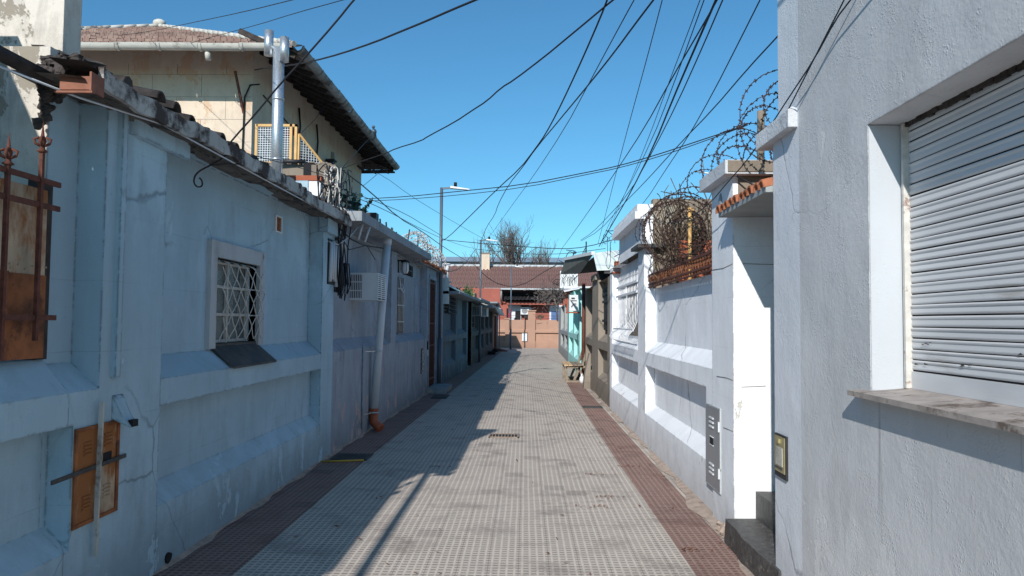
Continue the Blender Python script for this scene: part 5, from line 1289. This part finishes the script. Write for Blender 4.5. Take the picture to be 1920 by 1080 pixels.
# grey meter door
md = thing('meter_door', (1.57, 6.2, .25), 'tall grey metal meter door with louvres low on the white wall', 'meter door')
mb = MB()
y0, y1, z0, z1 = 5.99, 6.43, .265, .915
mb.box(1.549, 1.562, y0, y1, z0, z1); mb.build('door', 'greymetal', md)
mb = MB()
for a, b, c, d in ((y0 - .015, y1 + .015, z1, z1 + .012), (y0 - .015, y1 + .015, z0 - .012, z0), (y0 - .015, y0, z0, z1), (y1, y1 + .015, z0, z1)): mb.box(1.550, 1.583, a, b, c, d)
mb.build('frame', 'framewhite', md)
mb = MB()
for zc in (.78, .40):
    for k in range(3): mb.box(1.541, 1.550, 6.17, 6.30, zc + k * .036 - .036, zc + k * .036 - .022)
mb.build('louvre', 'whiteplastic', md)
mb = MB(); mb.box(1.545, 1.550, 6.18, 6.28, .605, .665); mb.build('reading_window', 'black', md)
mb = MB(); mb.box(1.543, 1.55, 6.175, 6.285, .665, .672); mb.box(1.543, 1.55, 6.175, 6.285, .598, .605); mb.build('window_trim', 'whiteplastic', md)
mb = MB(); mb.box(1.540, 1.552, 5.985, 6.005, .74, .82); mb.box(1.540, 1.552, 5.985, 6.005, .37, .45); mb.build('hinge', 'whiteplastic', md)
# entrance awning
aw = thing('entrance_awning', (1.9, 5.1, 2.4), 'small awning of red clay barrel tiles over the granite entrance steps', 'awning')
mb = MB(); mb.hexa([(1.458, 4.53, 2.405), (2.5, 4.53, 2.415), (2.5, 5.64, 2.415), (1.458, 5.64, 2.405), (1.458, 4.53, 2.448), (2.5, 4.53, 2.70), (2.5, 5.64, 2.70), (1.458, 5.64, 2.448)]); mb.build('soffit_slab', 'greyfar', aw)
mb = MB()
for i in range(10): y = 4.585 + i * .114; barrel(mb, y, 2.435 + ru(-.004, .004), .058, 1.445 + ru(-.008, .008), 2.5, .27, .012)
for i in range(9): y = 4.642 + i * .114; mb.tube([(1.47, y, 2.452), (2.5, y, 2.70)], .03, 6)
mb.build('clay_tiles', 'clay', aw)
en = thing('entrance_door', (2.35, 5.2, 0), 'shaded door recess behind the granite steps under the tiled awning', 'door')
mb = MB(); mb.box(2.31, 2.36, 4.525, 5.615, .365, 2.40); mb.build('door', 'darkwood', en)
# rusty railing on the fence wall
rr = thing('rusty_railing', (1.62, 8, 2.06), 'low rusty railing with scrolls on top of the white wall under the barbed wire', 'railing')
mb = MB()
for z_ in (2.115, 2.235): mb.bar((1.64, 6.27, z_), (1.64, 9.93, z_), .018, .022)
mb.bar((1.64, 6.27, 2.075), (1.64, 9.93, 2.072), .03, .012); mb.build('rail', 'rustbar', rr)
mb = MB()
for k in range(33):
    y = 6.32 + k * .11; mb.bar((1.64, y, 2.065), (1.64, y, 2.245), .011)
    mb.tube([(1.64, y + .055 + .026 * math.cos(a), 2.18 + .03 * math.sin(a)) for a in [q * .9 for q in range(8)]], .006, 4)
mb.build('scrollwork', 'rust', rr)
mb = MB(); mb.tube([(1.87, 8.5, 1.9), (1.875, 8.52, 2.93)], .021, 8); mb.bar((1.84, 8.5, 2.89), (1.92, 8.5, 2.90), .02)
single('yellow_post', mb, 'yellow', 'thin yellow iron post standing among the barbed wire coils', 'post')
mb = MB(); mb.box(1.93, 5.5, 9.3, 9.4, 0, 2.60); mb.box(1.93, 5.5, 9.28, 9.42, 2.60, 2.64)
single('red_yard_wall', mb, 'brickred', 'red courtyard wall glimpsed behind the rusty railing', 'wall')

# ================================================================== RIGHT: WHITE HOUSE 2
w2 = thing('white_house', (1.6, 12, 0), 'white single-storey house with bellied white window grille and stepped coping', 'house')
ZW = 3.02
mb = MB()
pilaster(mb, R, 9.96, 10.47, 2.60)
mb.face([(1.58, 9.96, 0), (1.75, 9.96, 0), (1.75, 9.96, 2.60), (1.58, 9.96, 2.60)])
bay(mb, R, 10.47, 13.62, 2.60, 'panel', [(10.75, 12.9, 1.40, 2.28)], rec=.14); pilaster(mb, R, 13.62, 13.95, 2.60)
mb.face([(1.58, 13.95, 0), (1.9, 13.95, 0), (1.9, 13.95, 2.6), (1.58, 13.95, 2.6)])
mb.sheet(R, .005, 9.97, 12.62, 2.60, ZW); mb.face([(1.585, 12.62, 2.6), (5, 12.62, 2.6), (5, 12.62, ZW), (1.585, 12.62, ZW)])
mb.face([(1.58, 9.97, 2.6), (1.72, 9.97, 2.6), (1.72, 9.97, ZW), (1.58, 9.97, ZW)]); top(mb, R, 12.6, 13.95, 2.6, 1)
mb.build('wall', 'white', w2)
mb = MB(); mb.box(1.725, 6, 9.99, 12.6, 0, 3.02); mb.box(2.0, 6, 12.6, 13.95, 0, 2.59); mb.build('body', 'party', w2)
mb = MB(); mb.box(1.46, 1.95, 9.955, 12.62, 3.0, 3.10); mb.box(1.49, 1.95, 9.96, 12.62, 3.10, 3.20); mb.build('coping', 'white', w2)
mb = MB(); mb.box(1.70, 6, 9.95, 10.12, 0, 3.27); mb.build('side_wall', 'party', w2)
mb = MB(); mb.box(1.48, 2.05, 9.82, 10.5, 2.605, 2.65); mb.build('slab_shelf', 'slate', w2)
mb = MB(); mb.face([(1.78, 10.7, 1.35), (1.78, 12.95, 1.35), (1.78, 12.95, 2.3), (1.78, 10.7, 2.3)]); wn = mb.build('window', 'gutter', w2)
mb = MB(); 
for y in (11.2, 11.9, 12.5): mb.box(1.76, 1.78, y, y + .05, 1.4, 2.28)
mb.build('frame', 'greymetal', wn)
mb = MB()
ys_ = [10.64 + k * .155 for k in range(15)]
for y in ys_:
    mb.tube([(1.60, y, 2.30), (1.59, y, 1.62), (1.55, y, 1.52), (1.47, y, 1.43), (1.45, y, 1.38), (1.47, y, 1.335), (1.56, y, 1.30)], .0075, 5)
    mb.tube([(1.60, y, 2.30), (1.60, y, 2.38)], .011, 5, r2=.002)
for z_, x_ in ((2.20, 1.585), (2.05, 1.58), (1.50, 1.53)): mb.bar((x_, 10.6, z_), (x_, 12.96, z_), .014, .032)
mb.build('window_grille', 'whiteiron', w2)

# creepers on the party wall and barbed wire
random.seed(3)
mb = MB()
for k in range(230):
    x = ru(1.76, 2.9); y = ru(9.2, 9.93); z0_ = ru(1.95, 2.7); pts = [(x, y, z0_)]
    for j in range(5): x += ru(-.09, .09); z0_ += ru(.02, .20); y += ru(-.05, .05); pts.append((x, min(y, 9.94), z0_))
    mb.tube(pts, ru(.004, .009), 3, cap=False)
for k in range(70):
    c = Vector((ru(1.75, 2.9), ru(8.9, 9.8), ru(2.35, 3.2))); pts = [c]
    for j in range(4): c = c + Vector((ru(-.14, .14), ru(-.1, .1), ru(-.12, .12))); pts.append(c)
    mb.tube(pts, ru(.004, .008), 3, cap=False)
single('dry_creeper', mb, 'drygrass', 'dry leafless creeper covering the brown party wall behind the barbed wire', 'creeper')
mb = MB()
for k in range(150):
    c = Vector((ru(2.35, 2.6), ru(8.3, 8.8), ru(2.45, 3.0))) if k < 110 else Vector((ru(1.98, 2.1), 6.9 + ru(-.1, .1), ru(2.2, 2.4))); a = Vector((ru(-1, 1), ru(-1, 1), ru(-1, 1))).normalized() * .035; b = a.cross(Vector((ru(-1, 1), ru(-1, 1), ru(-1, 1)))).normalized() * .02
    mb.face([c - a, c + b, c + a, c - b])
single('ivy', mb, 'leaf', 'patch of green ivy behind the barbed wire against the white pier', 'plant')
def coil(name, path, r, turns, mat, label, wr=.0045, seed=1, jit=.05, barbs=14, bl=.014):
    random.seed(seed); mb = MB(); path = [Vector(p) for p in path]; n_ = turns * 18; pts = []
    ph = ru(0, 6); wob = [ru(.86, 1.16) for _ in range(turns + 3)]; offs = [Vector((ru(-1, 1), ru(-1, 1), ru(-1, 1))) * jit for _ in range(turns + 3)]
    for i in range(n_ + 1):
        t = i / n_; s_ = t * (len(path) - 1); k = min(int(s_), len(path) - 2); c = path[k].lerp(path[k + 1], s_ - k)
        q = t * turns; j = int(q); f = q - j; rr_ = r * (wob[j] * (1 - f) + wob[j + 1] * f); of = offs[j] * (1 - f) + offs[j + 1] * f
        a = 2 * math.pi * q + ph
        pts.append(c + of + Vector((rr_ * math.cos(a), .12 * math.sin(a * .5 + ph), rr_ * math.sin(a))))
    mb.tube(pts, wr, 4, cap=False)
    for i in range(1, len(pts), 1):       # barbs knotted on the wire
        for f in ([.5] if barbs < 10 else [.2, .7]):
            p = pts[i - 1].lerp(pts[i], f)
            for _ in range(2):
                d = Vector((ru(-1, 1), ru(-1, 1), ru(-1, 1))).normalized() * bl; mb.bar(p - d, p + d, wr * 1.7)
    return single(name, mb, mat, label, 'barbed wire', 'barbed wire coils on the walls')
coil('barbed_wire_coil', [(1.75, 7.9, 2.66), (1.78, 9.4, 2.68)], .36, 10, 'wirebrown', 'dense rusty barbed wire coil around the yellow post, above the rusty railing', .0042, 2, .07)
coil('barbed_wire_coil', [(1.80, 8.0, 2.70), (1.85, 9.2, 2.72)], .24, 6, 'wirebrown', 'smaller tight coil nested inside the dense rusty barbed wire', .005, 12, .09)
coil('barbed_wire_coil', [(1.80, 4.75, 3.20), (1.76, 5.7, 3.00), (1.74, 6.6, 2.90), (1.7, 8.2, 2.82), (1.66, 9.9, 2.84)], .22, 9, 'wirebrown', 'loose open barbed wire coil climbing from the white coping to the grey house corner', .0034, 5, .05)
coil('barbed_wire_coil', [(1.80, 4.95, 3.12), (1.80, 5.6, 2.98), (1.75, 6.5, 2.9)], .19, 6, 'wirebrown', 'short tangled barbed wire coil on top of the brown-faced pier cap', .0034, 8, .08)
coil('razor_wire_coil', [(-2.25, 14.4, 3.12), (-2.3, 16, 3.1), (-2.28, 19.3, 3.06)], .25, 22, 'wiregal', 'bright galvanised razor wire coil over the clay tile edge on the left roof', .006, 6, .08, 8, .03)
for (x, y, z0_, z1_, lab) in ((-2.3, 14.2, 2.9, 3.36, 'short leaning iron post at the near end of the galvanised razor wire'), (-2.28, 15.6, 2.95, 3.40, 'iron post in the middle of the galvanised razor wire'), (-2.25, 17.2, 2.95, 3.3, 'iron post beside the first street lamp in the galvanised razor wire')):
    mb = MB(); mb.bar((x, y, z0_), (x + (.06 if y < 15 else 0), y, z1_), .022); single('iron_post', mb, 'blackiron', lab, 'post', 'posts carrying the razor wire')
mb = MB(); mb.tube([(1.86, 5.9, 2.82), (1.865, 5.9, 3.30)], .03, 8)
single('concrete_post', mb, 'party', 'short weathered post in the barbed wire on top of the brown-faced pier', 'post')
mb = MB(); mb.tube([(2.35, 9.0, 2.6), (2.35, 9.0, 3.42)], .012, 6); mb.tube([(2.03, 9.0, 3.45), (2.55, 9.0, 3.38)], .008, 5)
for k in range(5): mb.tube([(2.12 + k * .09, 8.9, 3.44 - k * .01), (2.12 + k * .09, 9.1, 3.44 - k * .01)], .005, 4)
single('tv_antenna', mb, 'galv', 'small television aerial above the barbed wire coils', 'antenna')
mb = MB(); mb.tube([(2.1, 8.9, 2.9), (2.16, 8.9, 3.1), (2.10, 8.9, 3.25), (2.13, 8.9, 3.45), (2.10, 8.9, 3.6)], .01, 4, r2=.004); mb.tube([(2.12, 8.9, 3.2), (2.22, 8.9, 3.26)], .006, 4)
single('dead_twig', mb, 'bark', 'dead twig sticking up beside the television aerial', 'twig')
mb = MB(); mb.tube([(1.575, 5.56, 2.71), (1.70, 5.50, 2.62), (1.79, 5.46, 2.55)], .007, 5)
single('cable', mb, 'wire', 'short black cable dropping from the pier cap to the clay tiles', 'cable')

# ================================================================== RIGHT: TAUPE HOUSE, CANOPY, TURQUOISE, GREY
random.seed(91)
bh = thing('taupe_house', (1.6, 16, 0), 'taupe house with black shuttered window beyond the white house', 'house')
ZB = 2.48
mb = MB()
bay(mb, R, 14.35, 16.2, ZB, 'panel', [(14.7, 15.95, 1.42, 2.2)]); pilaster(mb, R, 13.96, 14.35, ZB)
pilaster(mb, R, 16.2, 17.7, 2.55)
mb.face([(SX(R, w, 16.2), 16.2, z) for w, z in ((0, ZB), (.3, ZB), (.3, 2.55), (0, 2.55))])
bay(mb, R, 17.7, 19.8, ZB, 'panel', [(17.9, 19.75, 1.5, 2.45)]); pilaster(mb, R, 19.8, 20.1, ZB); top(mb, R, 13.96, 20.1, ZB, 1.)
mb.build('wall', 'brown', bh)
mb = MB(); mb.sbox(R, -.05, .4, 16.4, 17.5, 2.55, 2.68); mb.build('pier_cap', 'brown', bh)
mb = MB(); mb.box(2.2, 6, 13.96, 22.5, 0, 2.45); mb.build('body', 'brown', bh)
wn = barred(bh, (14.7, 15.95, 1.42, 2.2), nb=9, rails=2, side=1)
mb = MB(); mb.sbox(R, .10, .14, 14.65, 16.0, 1.45, 2.25)
for z_ in (1.62, 2.02, 2.17): mb.sbox(R, .07, .10, 14.6, 16.05, z_, z_ + .05)
for k in range(9): mb.sbox(R, .085, .10, 14.7 + k * .14, 14.76 + k * .14, 2.22, 2.34)
mb.build('shutter', 'blackiron', wn)
mb = MB(); mb.sbox(R, .155, .2, 17.8, 19.8, 1.4, 2.45); mb.build('window', 'black', bh)  # black sheet standing for the shade behind the opening
mb = MB(); mb.box(1.58, 2.2, 20.1, 22.4, 0, .05); mb.sbox(R, .55, .6, 20.1, 22.5, 0, 2.9); mb.build('porch', 'black', bh)  # painted black in place of the shadow in the porch recess
mb = MB(); mb.tube([(SX(R, -.02, 20.5), 20.5, 0), (SX(R, -.02, 20.5), 20.5, 2.7)], .05, 8); mb.build('porch_post', 'rustbar', bh)
mb = MB(); mb.sbox(R, -.0, .5, 13.5, 13.94, 2.50, 2.53)
mb.box(1.66, 1.86, 13.85, 14.0, 2.0, 2.75)
single('red_column', mb, 'brickred', 'short red column between the white house and the taupe house', 'column')
cn = thing('sheet_canopy', (1.6, 18, 2.6), 'white and pale green sheet metal canopy jutting from the taupe house', 'canopy')
def slab4(q, t=.025): return q + [(x, y, z + t) for x, y, z in q]
mb = MB(); mb.hexa(slab4([(1.36, 14.25, 2.60), (1.95, 14.25, 2.62), (2.1, 15.5, 3.13), (1.40, 15.5, 3.03)], .02)); mb.build('sheet', 'sheetwhite', cn)
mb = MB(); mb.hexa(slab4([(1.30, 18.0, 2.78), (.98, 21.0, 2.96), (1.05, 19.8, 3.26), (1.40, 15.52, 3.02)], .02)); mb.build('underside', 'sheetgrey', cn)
mb = MB(); mb.bar((1.40, 15.5, 3.05), (1.05, 19.8, 3.29), .07); mb.build('edge_flashing', 'whiteplastic', cn)
mb = MB(); mb.hexa(slab4([(1.42, 15.6, 2.95), (1.3, 20, 2.90), (2.2, 20, 3.0), (2.2, 15.6, 3.0)], .03)); mb.box(1.5, 2.2, 15.6, 15.65, 2.5, 2.96); mb.build('deck', 'black', cn)
mb = MB(); mb.bar((1.5, 14.2, 2.56), (1.95, 14.2, 2.57), .04); mb.build('beam', 'slate', cn)
mb = MB(); mb.tube([(1.50, 18.5, 3.0), (1.50, 18.5, 3.62)], .018, 6); mb.tube([(1.50, 18.5, 3.5), (1.30, 19.2, 3.05)], .01, 5); mb.tube([(1.50, 18.5, 3.45), (1.38, 18.6, 3.1)], .008, 5)
single('iron_mast', mb, 'blackiron', 'thin iron mast guyed to the sheet metal canopy', 'mast')
mb = tangle((1.62, 13.6, 2.95), (.16, .3, .3), 12, .006)
single('cable_tangle', mb, 'wire', 'looped cables hanging over the canopy beside the white coping', 'cables')

tq = thing('turquoise_house', (1.7, 26, 0), 'turquoise house front in sun beyond the bench', 'house')
ZT_ = 2.7
mb = MB()
pilaster(mb, R, 22.5, 23.0, ZT_); bay(mb, R, 23.0, 25.6, ZT_, 'panel', [(23.6, 25.2, 1.5, 2.4)]); pilaster(mb, R, 25.6, 26.2, ZT_); bay(mb, R, 26.2, 29.2, ZT_, 'panel'); pilaster(mb, R, 29.2, 29.8, ZT_)
mb.face([(SX(R, w, 22.5), 22.5, z) for w, z in ((0, 0), (1.5, 0), (1.5, ZT_), (0, ZT_))]); top(mb, R, 22.5, 29.8, ZT_, 1)
mb.build('wall', 'turq', tq)
mb = MB(); mb.box(2.3, 6, 22.6, 29.8, 0, 2.69); mb.build('body', 'turq', tq)
mb = MB(); mb.sbox(R, .155, .19, 23.5, 25.3, 1.4, 2.5); mb.build('window', 'black', tq)
mb = MB(); mb.hexa(slab4([(1.15, 22.4, 2.62), (2.3, 22.4, 2.66), (2.3, 24.5, 2.7), (1.15, 24.5, 2.66)], .05)); mb.build('canopy', 'whiteplastic', tq)
gh = thing('grey_mural_house', (1.8, 35, 0), 'grey house front with scrolled drawings, last on the right', 'house')
mb = MB()
pilaster(mb, R, 29.8, 30.4, 2.4); bay(mb, R, 30.4, 33.4, 2.4, 'panel'); pilaster(mb, R, 33.4, 34, 2.4); bay(mb, R, 34, 38, 2.4, 'panel'); pilaster(mb, R, 38, 41.4, 2.4)
mb.face([(SX(R, w, 29.8), 29.8, z) for w, z in ((0, 0), (1.5, 0), (1.5, 2.4), (0, 2.4))]); top(mb, R, 29.8, 41.4, 2.4, 1)
mb.face([(SX(R, w, 41.4), 41.4, z) for w, z in ((0, 0), (3, 0), (3, 2.4), (0, 2.4))])
mb.build('wall', 'greyfar', gh)
mb = MB(); mb.box(2.8, 6, 29.8, 41.4, 0, 2.39); mb.build('body', 'greyfar', gh)
mb = MB()
for k in range(60):
    y = ru(30.6, 37.5); z_ = ru(1.45, 2.3) if k % 3 else ru(.6, .95); r_ = ru(.06, .14); w_ = .145 if z_ > 1.2 else .11
    mb.tube([(SX(R, w_ - .004, y + r_ * math.cos(a) * (1 - a / 12)), y + r_ * math.cos(a) * (1 - a / 12) * 2, z_ + r_ * math.sin(a) * (1 - a / 12)) for a in [q * .7 for q in range(10)]], .012, 3)
mb.build('scroll_drawing', 'blackiron', gh)
mb = MB(); mb.box(1.93, 2.05, 41.3, 41.5, 0, 2.5); mb.build('corner_post', 'gutter', gh)
# boards, boxes and frames above the turquoise front
bd = thing('painted_board', (1.5, 26, 2.8), 'white board painted with dark branching trees under the canopy', 'board')
mb = MB(); mb.box(1.20, 1.82, 25.98, 26.02, 2.80, 3.40); mb.build('panel', 'whiteplastic', bd)
mb = MB()
for k in range(26):
    x = ru(1.24, 1.78); z_ = 2.84 + ru(0, .2)
    mb.tube([(x, 25.97, z_), (x + ru(-.08, .08), 25.97, z_ + .15), (x + ru(-.16, .16), 25.97, min(3.38, z_ + .33))], .005, 3)
mb.build('painted_branch', 'blackiron', bd)
bx_ = thing('control_box', (1.45, 22.2, 1.9), 'white cabinet with a handle on a red frame before the turquoise wall', 'cabinet')
mb = MB(); mb.box(1.30, 1.56, 22.1, 22.38, 1.95, 2.42); mb.build('cabinet', 'whiteplastic', bx_)
mb = MB(); mb.tube([(1.36, 22.08, 2.06), (1.40, 22.06, 2.14), (1.50, 22.06, 2.17)], .009, 5); mb.box(1.34, 1.52, 22.085, 22.1, 2.24, 2.26); mb.box(1.36, 1.46, 22.085, 22.1, 2.3, 2.34); mb.build('handle', 'blackiron', bx_)
mb = MB(); mb.box(1.22, 1.62, 22.1, 22.4, 1.88, 1.92); mb.box(1.23, 1.27, 22.3, 22.4, 1.92, 2.6); mb.build('frame', 'brickred', bx_)
mb = MB(); mb.hexa(slab4([(1.14, 22.0, 2.50), (1.60, 22.0, 2.60), (1.60, 22.5, 2.66), (1.14, 22.5, 2.56)], .03)); mb.build('hood', 'whiteplastic', bx_)
mb = tangle((1.46, 29.0, 3.75), (.45, .5, .55), 16, .012)
single('cable_tangle', mb, 'wire', 'far knot of cables in mid-air over the right side near the alley end', 'cables')
# bench
bn = thing('park_bench', (1.37, 20.6, 0), 'weathered slatted bench with solid end frames against the taupe house', 'bench')
for y in (20.05, 21.45):
    mb = MB()
    for a, b in (((1.08, y, .02), (1.70, y, .03)), ((1.12, y, .05), (1.10, y, .40)), ((1.10, y, .40), (1.66, y, .42)), ((1.32, y, .06), (1.46, y, .40)), ((1.60, y, .05), (1.44, y, .40)), ((1.52, y, .40), (1.68, y, .88))):
        mb.bar(a, b, .075, .06)
    mb.build('end_frame', 'wood', bn)
for k, x in enumerate((1.10, 1.22, 1.34, 1.46)):
    mb = MB(); mb.box(x - .052, x + .052, 19.95, 21.55, .445, .478); mb.build('seat_slat', 'woodlight' if k < 2 else 'wood', bn)
for k in range(3):
    z_ = .56 + k * .13; x = 1.53 + (z_ - .45) * .30
    mb = MB(); mb.hexa([(x, 19.95, z_), (x + .025, 19.95, z_ - .008), (x + .025, 21.55, z_ - .008), (x, 21.55, z_), (x + .032, 19.95, z_ + .10), (x + .057, 19.95, z_ + .092), (x + .057, 21.55, z_ + .092), (x + .032, 21.55, z_ + .10)]); mb.build('back_slat', 'wood', bn)
mb = MB()
for i in range(12):
    a, b = i / 12, (i + 1) / 12; w = lambda t: .16 - .14 * (t ** 1.6)
    mb.hexa([(SX(R, -w(a), 18.2), 18.2, a * .85), (1.6, 18.2, a * .85), (1.6, 18.6, a * .85), (SX(R, -w(a), 18.6), 18.6, a * .85), (SX(R, -w(b), 18.2), 18.2, b * .85), (1.6, 18.2, b * .85), (1.6, 18.6, b * .85), (SX(R, -w(b), 18.6), 18.6, b * .85)])
single('buttress', mb, 'brown', 'curved taupe buttress at the wall foot beside the bench', 'buttress')
mb = MB(); mb.ball((1.50, 19.7, .10), .07, 0, 1, 1, 1.5); mb.ball((1.56, 19.6, .05), .05); mb.tube([(1.48, 19.7, .1), (1.50, 19.7, .26)], .025, 6)
single('plastic_bag', mb, 'whiteplastic', 'crumpled white bag on the ground beside the near leg of the bench', 'bag')

# ================================================================== things on the pavement
dg = thing('drain_grate', (-.28, 10.5, 0), 'rusty slotted drain grate in the middle of the pavement', 'drain')
mb = MB(); mb.box(-.485, -.085, 10.36, 10.64, .0045, .009); mb.build('recess', 'black', dg)
mb = MB()
for a, b, c, d in ((-.495, -.075, 10.345, 10.365), (-.495, -.075, 10.635, 10.655), (-.495, -.475, 10.345, 10.655), (-.095, -.075, 10.345, 10.655)): mb.box(a, b, c, d, .004, .016)
for k in range(9): x = -.455 + k * .044; mb.box(x, x + .015, 10.36, 10.64, .009, .015)
mb.build('frame', 'grate', dg)
for (x0, x1, y0, y1, lab, m_) in ((1.10, 1.47, 14.0, 14.35, 'dark iron drain cover at the right red border', 'slate'), (-2.22, -1.80, 8.55, 8.95, 'dark cover plate in the left red border behind the yellow rod', 'slate'), (-1.95, -1.62, 15.4, 16.2, 'sunken dark cover on the left border before the barred door', 'slate')):
    mb = MB(); mb.box(x0, x1, y0, y1, .004, .013)
    for k in range(5): mb.box(x0 + .03, x1 - .03, y0 + .04 + k * .06, y0 + .06 + k * .06, .013, .016)
    single('drain_cover', mb, m_, lab, 'drain cover')
mb = MB(); mb.tube([(-2.27, 8.38, .018), (-1.82, 8.50, .016)], .011, 8)
single('yellow_rod', mb, 'yellowrod', 'thin yellow rod lying across the left red border', 'rod')
random.seed(17)
mb = MB()
for k in range(150):
    side_ = rnd()
    x = ru(-1.9, 1.3); y = 4.6 + ru(0, 1) ** 1.6 * 16
    if side_ < .35: x = ru(1.0, 1.5)
    s_ = ru(.006, .017); a = ru(0, 6.28)
    c = Vector((x, y, .01 + ru(0, .008))); u = Vector((math.cos(a), math.sin(a), ru(-.3, .5))) * s_ * 1.6; v_ = Vector((-math.sin(a), math.cos(a), ru(-.3, .4))) * s_ * .7
    mb.face([c - u, c - v_ * .9, c + u, c + v_])
for (x, y) in ((.72, 7.95), (.62, 6.55), (.78, 6.9), (-.98, 8.2), (-1.3, 6.8), (1.12, 8.4), (1.2, 5.35)):
    for k in range(22):
        c = Vector((x + random.gauss(0, .07), y + random.gauss(0, .035), .012)); a = ru(0, 6.28); u = Vector((math.cos(a), math.sin(a), .3)) * ru(.008, .022); v_ = Vector((-math.sin(a), math.cos(a), .2)) * .006
        mb.face([c - u, c - v_, c + u, c + v_])
o = mb.build('leaf_litter', 'litter'); o['kind'] = 'stuff'; tag(o, 'scattered dead leaves and grit on the pavement', 'leaves')

# ================================================================== overhead cables
for lab, r_, pts in WIRES:
    P = [Vector(p) for p in pts]
    if len(P) > 3:
        for _ in range(1):
            s_ = [P[0]]
            for a, b in zip(P, P[1:]): s_ += [a.lerp(b, .25), a.lerp(b, .75)]
            P = s_ + [P[-1]]
    mb = MB(); mb.tube(P, r_ * .74, 5, cap=False)
    single('overhead_cable', mb, 'wire', lab, 'cable', 'cables strung over the alley')

# ================================================================== camera, light, sky
cam = bpy.data.cameras.new('camera'); cam.sensor_width = 36; cam.lens = 1395 / 1920 * 36; cam.clip_start = .05; cam.clip_end = 3000
co = bpy.data.objects.new('camera', cam); COL.objects.link(co); scene.camera = co
co.matrix_world = Matrix(((0.9997957, -0.0085611, 0.0183103, 0), (0.0178994, -0.0458226, -0.9987892, 0), (0.0093898, 0.9989129, -0.0456600, 1.6), (0, 0, 0, 1)))
D = Vector((.49, 1.6, -1)).normalized()
sun = bpy.data.lights.new('sun', 'SUN'); sun.energy = 5.0; sun.angle = math.radians(.53); sun.color = (1, .955, .89)
so = bpy.data.objects.new('sun', sun); COL.objects.link(so); so.rotation_euler = D.to_track_quat('-Z', 'Y').to_euler(); so.location = (-3, -10, 12)
w = bpy.data.worlds.new('World'); scene.world = w; w.use_nodes = True; nt = w.node_tree
sky = nt.nodes.new('ShaderNodeTexSky'); sky.sky_type = 'NISHITA'; sky.sun_disc = False
sky.sun_elevation = math.asin(-D.z); sky.sun_rotation = math.atan2(-D.x, -D.y)
sky.air_density = 1.0; sky.dust_density = .35; sky.ozone_density = 2.5; sky.altitude = 20
bg = nt.nodes['Background']; bg.inputs['Strength'].default_value = .125
tint = nt.nodes.new('ShaderNodeMix'); tint.data_type = 'RGBA'; tint.blend_type = 'MULTIPLY'; tint.inputs[0].default_value = 1
tint.inputs[7].default_value = (.47, .93, 1.08, 1)
nt.links.new(sky.outputs[0], tint.inputs[6]); nt.links.new(tint.outputs[2], bg.inputs[0])
scene.view_settings.view_transform = 'Standard'; scene.view_settings.look = 'None'; scene.view_settings.exposure = 0; scene.view_settings.gamma = 1
scene.cycles.max_bounces = 6; scene.cycles.diffuse_bounces = 4
for o in bpy.data.objects:
    if '_wp' in o: del o['_wp']
